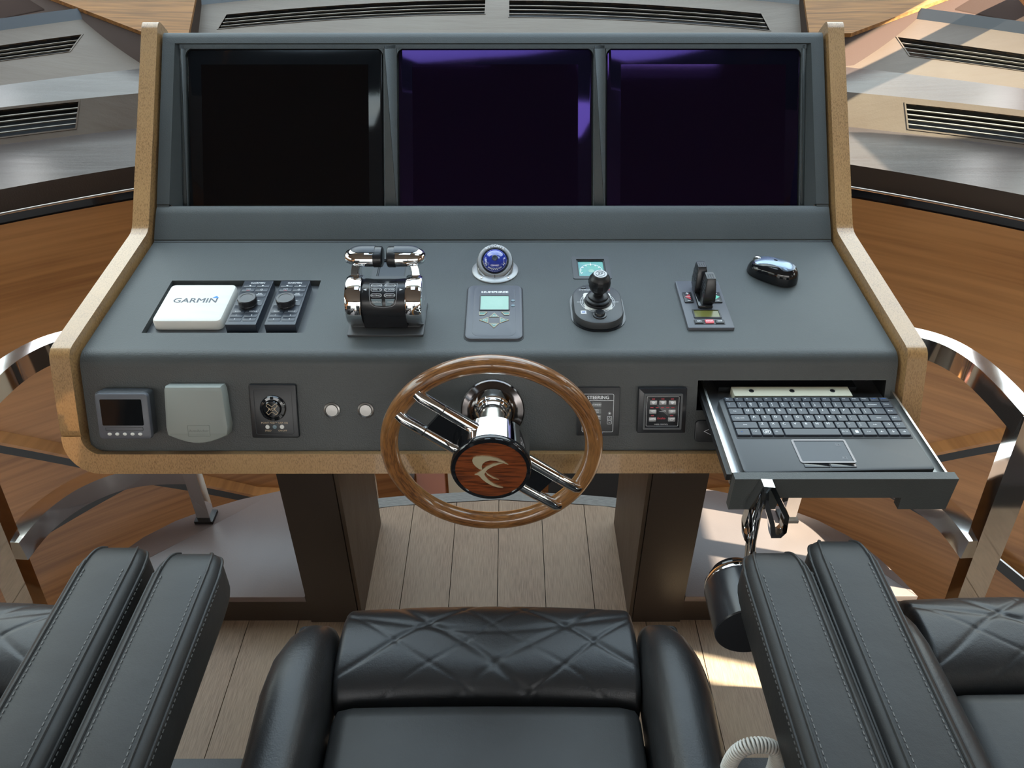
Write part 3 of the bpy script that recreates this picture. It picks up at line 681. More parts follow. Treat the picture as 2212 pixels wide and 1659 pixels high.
# compass
t = thing('compass', 'grey domed compass with blue dial lettered RITCHIE at desk centre', 'compass', M=desk(.0063, .2640, 0))
MB().lathe([(.0001, 0), (.0455, 0), (.0455, .002), (.0435, .0035), (.034, .0045), (.030, .0045)], 48).build('flange', 'pewter', t)
tilt = RX(RD(36))
def hood(u, v):                                 # tilted cup: outer shell from flange to opening rim
    a = 2*pi*u; base = Vector((.0335*cos(a), .0335*sin(a), .004)); rim = tilt @ Vector((.0345*cos(a), .0345*sin(a), -.001)) + Vector((0, -.001, .0230))
    mid = base.lerp(rim, .5)+Vector((cos(a), sin(a), .2))*.004
    q = base*(1-v)**2+mid*2*v*(1-v)+rim*v*v; return tuple(q)
CT = T(0, -.001, .0230) @ tilt
mb = MB(); mb.grid(hood, 48, 8); mb.ring([(.0345, -.001), (.0335, .0010), (.0300, .0022), (.0270, .0016), (.0262, -.004), (.033, -.004)], 48, CT); bmesh.ops.remove_doubles(mb.bm, verts=mb.bm.verts, dist=1e-6); mb.build('housing', 'pewter', t)
MB().lathe([(.0272, 0), (.0268, .0024), (.0252, .0026), (.0245, .0004), (.0225, -.004), (.0001, -.004)], 48, CT).build('inner_ring', 'black_plastic', t)
b_ = MB().lathe([(.0240, -.004)]+[(.0238*cos(a), .0165*sin(a)) for a in [pi/2*i/10 for i in range(10)]]+[(.0001, .0165)], 40, CT).build('dial_dome', 'compass_blue', t)
mb = MB()
def onD(a, el, z=.0003): # position on dome
    return CT @ RZ(a) @ T(.0238*cos(el)+z, 0, .0165*sin(el)+z) @ RZ(pi/2) @ RX(RD(62))
for k, s_ in enumerate(('W', '300', 'NW', '330', 'N')):
    a = RD(-150+30*k); mb.text(s_, .0075 if len(s_) < 3 else .0048, 0, 0, 0, M=onD(a, RD(33)), bold=.00015)
for k in range(36):
    mb.box(-.0002, .0002, -.0012, .0012, 0, .0004, onD(RD(-175+5*k), RD(17)))
mb.build('lettering', 'white_print', b_)
MB().lathe([(.0060, .01635), (.0048, .0170), (.0040, .0168), (.0001, .0168)], 24, CT).build('dial_cap', 'blue_black', b_)
mb = MB()
for k, ch in enumerate('RITCHIE'):
    a = RD(90+(3-k)*11.0); p = Vector((.0304*cos(a), .0304*sin(a), .0022)); mb.text(ch, .0072, 0, 0, 0, M=CT @ T(*p) @ RZ(a-pi/2), bold=.0003, h=.0003)
mb.build('lettering', 'white_print', t)
mb = MB()
for a in (-50, -130): mb.lathe([(.0028, .003), (.0026, .0048), (.0001, .0052)], 12, T(.0398*cos(RD(a)), .0398*sin(RD(a)), 0))
mb.build('screw', 'satin_metal', t)
MB().box(-.0006, .0006, -.003, .003, 0, .002, T(0, -.0345, .010) @ RX(RD(60))).build('lubber_mark', 'charcoal', t)

# trim control display
t = thing('trim_control_panel', 'grey control panel lettered HUMPHREE with green screen at desk centre', 'control panel', M=desk(.0070, .1245, -.0065))
def hb_(w, h, b): # rounded, slightly barrelled outline
    P = []
    for x, y in rr(0, 0, w, h, .012, 6): P.append((x*(1+b*(1-(2*y/h)**2)), y*(1+.02*(1-(2*x/w)**2))))
    return P
MB().prism(hb_(.1055, .1700, .03), .004, .0070, ch=.0004).build('gasket', 'cavity', t)
MB().prism(hb_(.102, .166, .03), .004, .0115, ch=.004).build('housing', 'slate_plastic', t)
MB().prism(hb_(.076, .152, .05), .0105, .0119, ch=.0006).build('face_plate', 'slate_plastic', t)
MB().outline(rr(0, .023, .056, .048, .003), .0022, .0115, .0131).build('screen_rim', 'black_plastic', t)
MB().prism(rr(0, .023, .0530, .0450, .002), .0110, .0125).build('lcd', 'lcd_green', t)
MB().text('HUMPHREE', .0080, 0, .0575, .0121, bold=.0003, sx=1.25).build('lettering', 'white_print', t)
for y in (.030, .014): MB().lathe([(.0036, .0115), (.0034, .0129), (.0001, .0135)], 16, T(.034, y, 0)).build('round_button', 'steel_blue_button', t)
for P in ([(-.009, -.022), (.009, -.022), (0, -.0085)], [(-.009, -.0405), (.009, -.0405), (0, -.054)][::-1], [(-.0105, -.040), (-.0105, -.0225), (-.0265, -.031)][::-1], [(.0105, -.0225), (.0105, -.040), (.0265, -.031)][::-1], [(-.028, -.0065), (-.0125, -.0065), (-.018, -.0155), (-.027, -.0155)][::-1], [(.0125, -.0065), (.028, -.0065), (.027, -.0155), (.018, -.0155)][::-1]):
    ar = sum(P[i-1][0]*P[i][1]-P[i][0]*P[i-1][1] for i in range(len(P)))
    if ar < 0: P = P[::-1]
    b_ = MB().prism(P, .0116, .0127).build('arrow_button', 'teal_button', t)
    MB().outline(P, .0009, .0116, .0130).build('outline', 'gold_print', b_)
mb = MB()
for s_, x, y in (('TRIM', 0, -.0185), ('TRIM', 0, -.0445), ('LIST', -.0155, -.031), ('LIST', .0155, -.031)): mb.text(s_, .0042, x, y, .0130)
mb.build('lettering', 'white_print', t)

# joystick
t = thing('docking_joystick', 'black docking joystick with fluted knob marked ZF, right of desk centre', 'joystick', M=desk(.1955, .133, 0))
MB().prism(rr(0, 0, .0985, .134, .044, 10), -.002, .0015).build('gasket', 'black_gloss', t)
MB().prism(rr(0, .001, .090, .124, .040, 10), .001, .016, ch=.005).build('base', 'charcoal', t)
MB().prism(rr(0, .004, .050, .052, .005), .0159, .0166).build('boot_plate', 'white_cover', t)
mb = MB()
for rr_ in (.0315, .0285):
    mb.outline(circ(0, .002, rr_, 48), .0006, .0159, .0163)
mb.box(-.038, -.026, .0015, .0025, .0159, .0163); mb.box(.026, .038, .0015, .0025, .0159, .0163)
mb.text('COMMAND', .0050, -.019, .0405, .0162)
mb.build('lettering', 'white_print', t)
MB().text('FAULT', .0050, .019, .0405, .0162).build('fault_lettering', 'red_print', t)
mb = MB(); mb.prism(rr(-.028, -.030, .010, .010, .0005, 1), .0159, .0164); mb.build('label', 'white_print', t)
MB().text('ZF', .0052, -.028, -.030, .0166, bold=.0002).build('label_lettering', 'blue_print', t)
MB().lathe([(.0045, .016), (.0045, .0175), (.0036, .018), (.0001, .018)], 16, T(-.023, .048, 0)).build('button', 'black_plastic', t)
MB().lathe([(.0125, .016), (.012, .0185), (.0095, .019), (.0092, .0225), (.0080, .024), (.0001, .0243)], 24, T(0, -.039, 0)).build('push_knob', 'black_satin', t)
prof = [(.0245, .0160), (.0250, .0185), (.0230, .0205), (.0190, .0210), (.0225, .0222), (.0225, .0250), (.0195, .0270), (.0160, .0275), (.0190, .0285), (.0188, .0310), (.0160, .0330), (.0120, .0345), (.0088, .0355), (.0082, .042), (.0001, .042)]
MB().lathe(prof, 40, T(0, .003, 0)).build('rubber_boot', 'black_plastic', t)
KT = T(0, .003, 0) @ RX(RD(2))
def knobf(u, v):
    a = 2*pi*u; P_ = [(.0085, .0385), (.0120, .0405), (.0170, .047), (.0198, .055), (.0203, .062), (.0188, .069), (.0150, .0745), (.0132, .0765), (.0128, .0775)]
    f = v*(len(P_)-1); i = min(int(f), len(P_)-2); g = f-i; r_ = P_[i][0]*(1-g)+P_[i+1][0]*g; z = P_[i][1]*(1-g)+P_[i+1][1]*g
    zf = (z-.041)/.032
    fl = max(0, cos(3*a+pi/2*0))**.7 if cos(3*a) > 0 else 0
    r_ *= 1-.11*(max(0, cos(6*a/1))**.6 if cos(6*a) > 0 else 0)*max(0, sin(pi*min(1, max(0, zf))))
    return (r_*cos(a), r_*sin(a), z)
mb = MB(); mb.grid(knobf, 96, 32, KT); mb.lathe([(.0128, .0770), (.0126, .0778), (.0001, .0778)], 48, KT)
bmesh.ops.remove_doubles(mb.bm, verts=mb.bm.verts, dist=1e-6); k_ = mb.build('knob', 'black_plastic', t)
MB().lathe([(.0118, .0776), (.0116, .0784), (.0001, .0786)], 32, KT).build('knob_cap', 'pewter', k_)
mb = MB(); mb.outline(circ(0, 0, .0085, 28), .0008, 0, .0004, KT @ T(0, 0, .0785)); mb.text('ZF', .0085, 0, 0, .0002, M=KT @ T(0, 0, .0786), bold=.0002); mb.build('knob_lettering', 'brand_grey', k_)

# thruster control
t = thing('thruster_control', 'flat black plate with two upright finger levers and olive display', 'control panel', M=desk(.3925, .145, 0))
MB().prism(rr(0, 0, .083, .149, .003), 0, .006, ch=.002).build('plate', 'slate_plastic', t)
for s in (-1, 1):
    b_ = MB().prism(rr(s*.0265, .017, .0165, .032, .001), .0055, .0085, ch=.0005).build('rocker', 'black_plastic', t)
    MB().prism([(s*.0325, .017), (s*.0225, .0255), (s*.0225, .0085)][::s], .0084, .0088).build('arrow', 'red_print' if s < 0 else 'green_print', b_)
    mb = MB(); mb.box(s*.0265-.0028, s*.0265+.0028, .0275, .0285, .0085, .0089); mb.box(s*.0265-.0006, s*.0265+.0006, .0252, .0308, .0085, .0089); mb.box(s*.0265-.0028, s*.0265+.0028, .0045, .0057, .0085, .0089)
    if s < 0: mb.text('HOLD', .0036, s*.0265, .017, .009)
    mb.build('marks', 'white_print', b_)
MB().prism(rr(0, .018, .027, .070, .003), .0055, .012, ch=.002).build('lever_base', 'black_gloss', t)
MB().rframe(-.001, -.0335, .050, .026, .001, .0025, .0055, .0075).build('display_rim', 'black_plastic', t)
MB().prism(rr(-.001, -.0335, .0452, .0212, .0005, 1), .005, .0064).build('lcd', 'lcd_olive', t)
MB().prism(rr(-.001, -.0585, .055, .0125, .0008, 2), .0055, .0066).build('button_strip', 'black_plastic', t)
for x, m_, s_ in ((-.0185, 'charcoal', 'ON'), (0, 'red_button', 'STOP'), (.0185, 'charcoal', 'OFF')):
    b_ = MB().prism(rr(x-.001, -.0582, .0150, .0095, .0008, 2), .0062, .0085, ch=.0004).build('button', m_, t)
    MB().text(s_, .0050, x-.001, -.0582, .0087, bold=.0002).build('lettering', 'white_print', b_)
for (x, y, lean) in ((-.0035, .040, .24), (.0055, .004, .12)):
    prof = [(-.0115, 0), (.0115, 0), (.0120, .012), (.0110, .022), (.0085, .052), (.0065, .058), (-.0068, .058), (-.0090, .052), (-.0118, .022), (-.0122, .010)]
    M_ = T(x, y, .010) @ RX(-lean*.4) @ Matrix.Diagonal((1, 1, .86, 1))
    R = []
    for z, hw, hy, yo in ((0, .0100, .0135, 0), (.008, .0112, .0170, 0), (.020, .0108, .0185, .0010), (.036, .0098, .0165, .0025), (.052, .0086, .0135, .0045), (.0575, .0078, .0115, .005)):
        R.append([(px, py+yo, z) for px, py in rr(0, 0, hw*2, hy*2, .0022, 3)])
    l_ = MB().rings(R, M_).build('finger_lever', 'black_satin', t, ang=50)
    mb = MB()
    for i in range(4):
        for s in (-1, 1): mb.box(s*(.0100-.0006*i)-.0012, s*(.0100-.0006*i)+.0012, -.010, .012, .026+.006*i, .0275+.006*i, M_)
    for i in range(3):
        for j in range(4): mb.lathe([(.0012, .0574), (.0010, .0582), (.0001, .0583)], 6, M_ @ T(-.0040+.004*i, -.002+.0038*j, 0))
    mb.build('grip_ribs', 'black_plastic', l_)
    MB().prism(rr(0, 0, .0135, .0190, .003, 4), .0572, .0577, M_ @ T(0, .004, 0)).build('lever_tip', 'charcoal', l_)
# mouse
M_ = desk(.5445, .2445, 0) @ RZ(RD(-38+90)) @ T(0, 0, 0)
t = thing('computer_mouse', 'glossy black and silver computer mouse lying at the desk right corner', 'mouse', M=desk(.5425, .2460, 0) @ RZ(RD(52)))
def mouse(u, v, sc=1.0, dz=0):
    a = 2*pi*u; c, s_ = cos(a), sin(a); x = .0310*(abs(c)**.95)*(1 if c > 0 else -1); y = .0500*(abs(s_)**.95)*(1 if s_ > 0 else -1)
    x *= 1-.10*cos(pi*y/.05)*.6
    r_ = sin(v*pi/2)**.75; h = cos(v*pi/2)**.75*.034*(1-.18*(y*r_/.05))
    return (x*r_*sc, y*r_*sc-.002, .001+h+dz)
def shell(v0, v1):
    mb = MB()
    def f(u, w):
        v = v0+(v1-v0)*w; return mouse(u, v)
    mb.grid(f, 40, 14); bmesh.ops.remove_doubles(mb.bm, verts=mb.bm.verts, dist=1e-6); return mb
mb = shell(.0, 1.0); mb.build('body', 'black_gloss', t, ang=70)
mb = MB()
def topf(u, w):
    v = .02+.48*w; x, y, z = mouse(u, v); k = 1-.22*cos(2*2*pi*u)*w; x *= k; return (x, y, z+.0009)
mb.grid(topf, 40, 10); bmesh.ops.remove_doubles(mb.bm, verts=mb.bm.verts, dist=1e-6)
mat('mouse_silver', (.22, .27, .34), .22, metal=.7)
mb.build('top_shell', 'mouse_silver', t, ang=70)
MB().lathe([(.0001, -.003), (.0075, -.003), (.0085, -.0015), (.0085, .0015), (.0075, .003), (.0001, .003)], 20, T(0, .033, .0225) @ RY(pi/2)).build('scroll_wheel', 'satin_metal', t)

# ================================================================ FACE INSTRUMENTS
t = thing('autopilot_display', 'square dark display unit with five white buttons at the far left of the console face', 'display', M=face(-.6225, .0690, 0))
MB().prism(rr(-.002, .000, .090, .082, .008), 0, .026, ch=.004).build('case', 'charcoal', t)
MB().prism(rr(.002, -.0005, .089, .080, .006), .024, .033, ch=.0025).build('front', 'slate_plastic', t)
MB().prism(rr(.001, .007, .070, .046, .002), .0325, .0336).build('screen', 'screen_bezel', t)
MB().outline(rr(.002, -.0225, .064, .0065, .001, 2), .0006, .0325, .0338).build('label_strip', 'charcoal', t)
for k in range(5): MB().prism(circ(-.024+.0130*k, -.0312, .0037, 16, .0026), .0325, .0342, ch=.0006).build('button', 'white_cover', t)
t = thing('instrument_cover', 'grey plastic cover with curved lower edge and embossed AutoAnchor, on console face', 'cover', M=face(-.5025, .066, 0))
Pc = [(-.0475, .052), (.0475, .052), (.0505, .045), (.0545, -.020), (.052, -.034)]+[(.050-.1*i/10*1.0, -.036-.014*sin(pi*(i+.0)/10)) for i in range(11)]+[(-.052, -.034), (-.0535, -.020), (-.0500, .045)]
Pc = Pc[::-1]
mb = MB(); mb.prism(Pc, 0, .023, ch=.006); mb.build('shell', 'grey_cover', t)
MB().outline(rr(.004, -.026, .038, .020, .0005, 1), .0006, .0225, .0234).build('badge_outline', 'emboss', t)
MB().text('AutoAnchor', .0066, .004, -.026, .0233).build('lettering', 'emboss', t)
t = thing('searchlight_control', 'black panel with round ribbed knob lettered ACR and three lit dots', 'control panel', M=face(-.3730, .0695, 0))
MB().prism(rr(0, 0, .0820, .0965, .004), 0, .006, ch=.002).build('plate', 'black_plastic', t)
MB().outline(rr(0, 0, .066, .083, .004), .0009, .0055, .0068).build('raised_border', 'black_satin', t)
k_ = MB().lathe([(.022, .006), (.0225, .009), (.0205, .0115), (.0165, .012), (.0160, .0095), (.0150, .0095), (.0145, .013), (.0130, .0145), (.0001, .0148)], 40, T(0, .0065, 0)).build('knob', 'black_gloss', t)
mb = MB()
for k in range(8): mb.box(-.0022, .0022, -.0026, .0026, .0105, .0128, T(0, .0065, 0) @ RZ(k*pi/4) @ T(.0190, 0, 0))
mb.build('knob_ribs', 'black_gloss', k_)
xx = [(.0035, 0), (.0085, .005), (.0055, .0085), (0, .004), (-.0055, .0085), (-.0085, .005), (-.0035, 0), (-.0085, -.005), (-.0055, -.0085), (0, -.004), (.0055, -.0085), (.0085, -.005)]
mb = MB(); mb.outline([(x*1.2, y*1.2) for x, y in xx], .0006, .0146, .0151, T(0, .0065, 0)); mb.text('ACR', .0068, 0, .0065, .0151); mb.build('knob_lettering', 'gold_print', k_)
mb = MB(); mb.text('POINT PAD™ URP-102', .0046, 0, -.0205, .0062); mb.text('SPEED', .0042, -.012, -.0345, .0062); mb.text('ON/OFF', .0042, .013, -.0345, .0062); mb.build('lettering', 'gold_print', t)
for x in (-.0125, 0, .0125): MB().lathe([(.0038, .006), (.0036, .0072), (.0001, .0078)], 16, T(x, -.0275, 0)).build('button', 'white_cover' if x else 'steel_blue_button', t)
def pushb(u, label):
    t = thing('push_button', label, 'button', M=face(u, .0700, 0), group='round steel push buttons')
    MB().lathe([(.0145, 0), (.0140, .0018), (.0115, .0026), (.0108, .0020), (.0106, .0008)], 32).build('bezel', 'button_steel', t)
    MB().lathe([(.0105, .0006), (.0100, .0026), (.0001, .0028)], 32).build('button_cap', 'button_steel', t)
pushb(-.2735, 'round steel push button, nearer to the ACR panel')
pushb(-.2150, 'round steel push button, nearer to the steering wheel')
# steering panel
t = thing('steering_panel', 'black panel lettered STEERING half hidden behind the wheel rim', 'control panel', M=face(.1885, .0682, 0))
MB().prism(rr(0, 0, .0735, .0870, .001), 0, .0045, ch=.0008).build('plate', 'black_plastic', t)
mb = MB(); z = .0046
mb.outline(rr(-.001, -.0025, .0545, .0690, .003), .0008, .0044, z+.0002); mb.box(-.0275, .0262, .0195, .0203, .0044, z+.0002)
mb.text('STEERING', .0086, -.001, .0252, z, bold=.0003)
for y in (.0125, .001, -.0105, -.022, -.031): mb.outline(rr(-.0225, y, .0075, .0075, .0015, 3), .0006, .0044, z+.0002)
for y in (-.0115, -.0190): mb.outline(rr(.0195, y, .0080, .0070, .0012, 3), .0006, .0044, z+.0002)
mb.outline([(.0172, -.0125), (.0195, -.0095), (.0218, -.0125), (.0195, -.0108)], .0004, .0044, z+.0002)
mb.outline([(.0172, -.0178), (.0195, -.0192), (.0218, -.0178), (.0195, -.0208)][::-1], .0004, .0044, z+.0002)
mb.prism(circ(.0195, -.003, .0014, 10), .0044, z+.0002)
for k in range(8): mb.box(.0018, .003, -.0002, .0002, .0044, z+.0002, T(.0195, -.003, 0) @ RZ(k*pi/4))
mb.build('lettering', 'white_print', t)
for s_, y in (('STANDBY', .0125), ('NFU\nJOG', .001), ('POWER\nHELM', -.0105), ('AUTO\nPILOT', -.0215), ('EXT', -.0305)):
    b_ = MB().prism(rr(-.003, y, .0155, .0088 if s_ != 'EXT' else .006, .0004, 1), .0044, .0049).build('mode_window', 'button_grey', t)
    MB().text(s_, .0036 if s_ == 'STANDBY' else .0038, -.003, y, .0050, bold=.0001).build('lettering', 'white_print', b_)
MB().text('jastram', .0075, -.0025, -.0372, z, bold=.0001).build('maker_lettering', 'brand_blue', t)
MB().lathe([(.0010, .0044), (.0009, .0050), (.0001, .0052)], 10, T(-.0140, .0125, 0)).build('standby_lamp', 'amber_led', t)
# wiper control
t = thing('wiper_control', 'black framed square wiper control with small grey buttons and red dashes', 'control panel', M=face(.2975, .0717, 0))
MB().prism(rr(0, 0, .0830, .0800, .0015), 0, .012, ch=.0015).build('housing', 'black_satin', t)
MB().rframe(.0005, -.001, .0665, .0640, .002, .0035, .0115, .0150).build('frame', 'charcoal', t, bev=.0008, seg=1)
mb = MB(); mb.outline(rr(.0005, -.001, .0555, .0530, .0015, 3), .0005, .0115, .0124)
mb.text('WIPER CONTROL', .0030, -.001, -.0243, .0122)
mb.outline([(-.0055, -.0015), (.0055, .0015), (.0055, -.0020)][::-1], .0004, .0118, .0124)
mb.build('lettering', 'white_print', t)
for i, (x, y) in enumerate([(-.0160, .0150), (0, .0150), (.0165, .0150), (-.0165, -.0010), (.0165, -.0010), (-.0165, -.0150), (.0165, -.0150)]):
    b_ = MB().prism(rr(x, y, .0125, .0080, .001, 3), .0118, .0140, ch=.0006).build('button', 'pewter', t)
    mb = MB()
    if i < 3: mb.prism([(x-.0035, y+.0018), (x-.001, y-.0024), (x+.001, y-.0024), (x+.0035, y+.0018), (x, y+.0026)], .0139, .0143)
    elif i in (3, 4):
        s = -1 if i == 3 else 1; P = [(x-s*.0025, y+.0018), (x-s*.0025, y-.0018), (x+s*.003, y)]; mb.outline(P if s > 0 else P[::-1], .0005, .0139, .0143)
    elif i == 5: mb.text('ON/OFF', .0034, x, y, .0142, bold=.0001)
    else: mb.outline([(x-.002, y-.0018), (x+.002, y-.0018), (x+.0035, y+.001), (x, y+.0024), (x-.0035, y+.001)], .0005, .0139, .0143)
    mb.build('symbol', 'white_print', b_)
mb = MB()
for x, y in [(-.0160, .0212), (0, .0212), (.0165, .0212), (-.0180, .0060), (-.009, .0060), (0, .0060), (.009, .0060), (.018, .0060), (-.0165, -.0085), (.0165, -.0085)]: mb.box(x-.0026, x+.0026, y-.0008, y+.0008, .0118, .0123)
mb.text('Exalto', .0056, -.001, -.0133, .0122, bold=.0001)
mb.build('red_marks', 'red_print', t)
# latch plate
t = thing('latch_plate', 'black rounded plate with white arrow outline beneath the open keyboard drawer', 'plate', M=face(.4130, .0320, 0))
MB().prism(rr(0, 0, .110, .040, .008), 0, .004, ch=.001).build('plate', 'black_plastic', t)
MB().outline([(-.040, 0), (-.022, .009), (-.004, 0), (-.022, -.009)][::-1], .0008, .0038, .0043).build('arrow_outline', 'white_print', t)
MB().box(-.026, -.018, -.0006, .0006, .0038, .0043).build('arrow_dash', 'white_print', t)

# ================================================================ STEERING WHEEL
WC = T(.006, .952, .739) @ RX(pi/2)
t = thing('steering_wheel', 'wood rimmed two spoke steering wheel with chrome hub and gold bird emblem', 'steering wheel', M=WC)
MB().tube([(.1640*cos(2*pi*i/96), .1640*sin(2*pi*i/96), 0) for i in range(96)], .0145, 20, closed=True).build('rim', 'wood_rim', t, ang=80)
MB().lathe([(.030, -.008), (.058, -.008), (.0605, -.006), (.0615, .030), (.0620, .046)], 64).build('hub', 'chrome', t)
MB().ring([(.0600, .040), (.0622, .040), (.0632, .043), (.0632, .050), (.0615, .0525), (.0565, .0535), (.0555, .0525), (.0555, .045)], 64).build('hub_ring', 'black_gloss', t)
h_ = MB().lathe([(.0556, .050), (.0555, .0522), (.0001, .0528)], 64).build('hub_disc', 'wood_red', t)
def hp(P): return [((x-1045)/345*.0632, -(y-1010)/(345*.725)*.0632) for x, y in P]
E1 = [(890, 925), (897, 905), (925, 893), (975, 888), (1040, 892), (1100, 908), (1150, 930), (1192, 957), (1150, 942), (1090, 925), (1040, 922), (1000, 932), (976, 950), (967, 972), (972, 1000), (945, 992), (915, 970), (897, 948)]
E2 = [(905, 1040), (930, 1028), (965, 1005), (1005, 975), (1060, 952), (1110, 943), (1155, 944), (1110, 955), (1060, 972), (1020, 993), (1000, 1012), (988, 1035), (1000, 1060), (1030, 1092), (1075, 1122), (1110, 1138), (1147, 1150), (1100, 1146), (1050, 1130), (1005, 1105), (970, 1078), (945, 1050), (930, 1042)]
E3 = [(995, 1016), (1020, 1036), (1060, 1060), (1110, 1082), (1060, 1068), (1015, 1042)]
for i, P in enumerate((E1, E2, E3)):
    P = hp(P)[::-1]
    ar = sum(P[k-1][0]*P[k][1]-P[k][0]*P[k-1][1] for k in range(len(P)))
    if ar < 0: P = P[::-1]
    MB().prism(P, .0520, .0548).build('emblem', 'gold_metal', h_, bev=.0004, seg=1)
dd = Vector((.79, -.61)).normalized(); nn = Vector((.61, .79)).normalized()
SP = Matrix(((dd.x, nn.x, 0, 0), (dd.y, nn.y, 0, 0), (0, 0, 1, .014), (0, 0, 0, 1)))
for s in (-1, 1):
    for q in (-1, 1):
        b_ = MB().tube([(s*.044, q*.0255, 0), (s*.112, q*.0255, 0)], .0095, 20, M=SP).build('spoke_tube', 'chrome', t)
        MB().tube([(s*.112, q*.0255, 0), (s*.1135, q*.0255, 0)], .0088, 20, M=SP).build('spoke_joint', 'seal', b_)
        MB().tube([(s*.1135, q*.0255, 0), (s*.152, q*.0255, 0), (s*.159, q*.0255, -.004)], .0091, 20, M=SP).build('spoke_end', 'chrome', b_)
    MB().box(*sorted((s*.050, s*.112)), -.0195, .0195, -.004, .003, M=SP).build('spoke_plate', 'black_gloss', t, bev=.001)
MB().lathe([(.0215, -.112), (.0215, -.006)], 40).build('shaft', 'satin_metal', t)
MB().lathe([(.031, -.118), (.031, -.100), (.0285, -.098), (.0285, -.092), (.0260, -.090), (.0255, -.084), (.0215, -.082)], 40).build('shaft_collar', 'chrome', t)
MB().lathe([(.0550, .0), (.0550, .003), (.053, .0055), (.045, .0075), (.038, .009), (.034, .012), (.020, .012)], 48, WC.inverted() @ FACE @ T(.0055, .070, 0)).build('flange', 'chrome_dark', t)

# ================================================================ KEYBOARD DRAWER
t = thing('keyboard_drawer', 'pulled-out keyboard drawer with slate leather front and metal tray', 'drawer', (.534, .87, .75))
zt = .7440
mb = MB(); mb.box(.372, .694, .872, 1.34, zt-.003, zt)
mb.build('tray_floor', 'tray_metal', t, world=True)
for x in (.3705, .6925): MB().box(x, x+.0035, .872, 1.34, zt-.010, zt+.015).build('side_rail', 'satin_metal', t, world=True, bev=.0006, seg=1)
MB().box(.366, .3705, .88, 1.1, zt-.008, zt+.004).build('slide', 'black_plastic', t, world=True)
P = [(.371, .698), (.442, .698), (.446, .7225), (.630, .7225), (.6315, .698), (.705, .698), (.705, .7610), (.371, .7610)]
Pf = [(x, z) for x, z in P]
mb = MB(); mb.rings([[(x, y, z) for x, z in Pf] for y in (.855, .870)]); mb.build('drawer_front', 'face_leather', t, world=True, bev=.003, seg=3)
b_ = MB().box(.420, .622, 1.066, 1.092, zt, zt+.014).build('stop_block', 'cream_block', t, world=True, bev=.0015, label='cream plastic block with three screws')
for x in (.452, .522, .592): MB().lathe([(.0045, 0), (.0042, .0008), (.002, .0008), (.0018, -.0004), (.0001, -.0004)], 14, T(x, 1.080, zt+.014)).build('screw', 'black_plastic', b_, world=t.name)
MB().box(.40, .64, 1.096, 1.13, zt, zt+.010).build('cable_guard', 'black_plastic', t, world=True, bev=.003)
# keyboard
k = thing('keyboard', 'compact black keyboard with touchpad resting in the open drawer', 'keyboard', (.537, .965, zt))
kz = .0145
def kb(u): return u
Pk = [(-.148, -.093), (.146, -.088+.003), (.146, .094), (.10, .0975), (0, .100), (-.10, .0975), (-.148, .092)]
Pk = soften(Pk, .008)
MB().prism(Pk, 0, kz, ch=.003).build('case', 'charcoal', k)
MB().prism(rr(.0005, .0400, .2805, .1080, .002, 3), kz-.001, kz+.0004).build('key_bed', 'cavity', k)
U = .0178; X0 = -.1392; Yt = .0925
rowsK = [
 (.0125, [(w, s) for w, s in zip([15.67/17]*17, ['Esc', 'F1', 'F2', 'F3', 'F4', 'F5', 'F6', 'F7', 'F8', 'F9', 'F10', 'F11', 'F12', 'PrtSc', 'Pause', 'Insert', 'Delete'])]),
 (.0178, [(1, s) for s in ['~\n`', '!\n1', '@\n2', '#\n3', '$\n4', '%\n5', '^\n6', '&\n7', '*\n8', '(\n9', ')\n0', '_\n-', '+\n=']]+[(1.67, 'Backspace'), (1, 'Home')]),
 (.0178, [(1.4, 'Tab')]+[(1, c) for c in 'QWERTYUIOP']+[(1, '{\n['), (1, '}\n]'), (1.27, '|\n\\'), (1, 'PgUp')]),
 (.0178, [(1.75, 'Caps Lock')]+[(1, c) for c in 'ASDFGHJKL']+[(1, ':\n;'), (1, '"\n\''), (1.92, 'Enter'), (1, 'PgDn')]),
 (.0178, [(2.25, 'Shift')]+[(1, c) for c in 'ZXCVBNM']+[(1, '<\n,'), (1, '>\n.'), (1, '?\n/'), (1.42, 'Shift'), (1, '^'), (1, 'End')]),
 (.0178, [(1.3, 'Fn'), (1, 'Ctrl'), (1, 'WIN'), (1, 'Alt'), (5.1, ''), (1, 'Alt Gr'), (1, 'MENU'), (1.27, 'Ctrl'), (1, '<'), (1, 'v'), (1, '>')])]
keymesh = {}; leg = MB(); blu = MB()
y = Yt
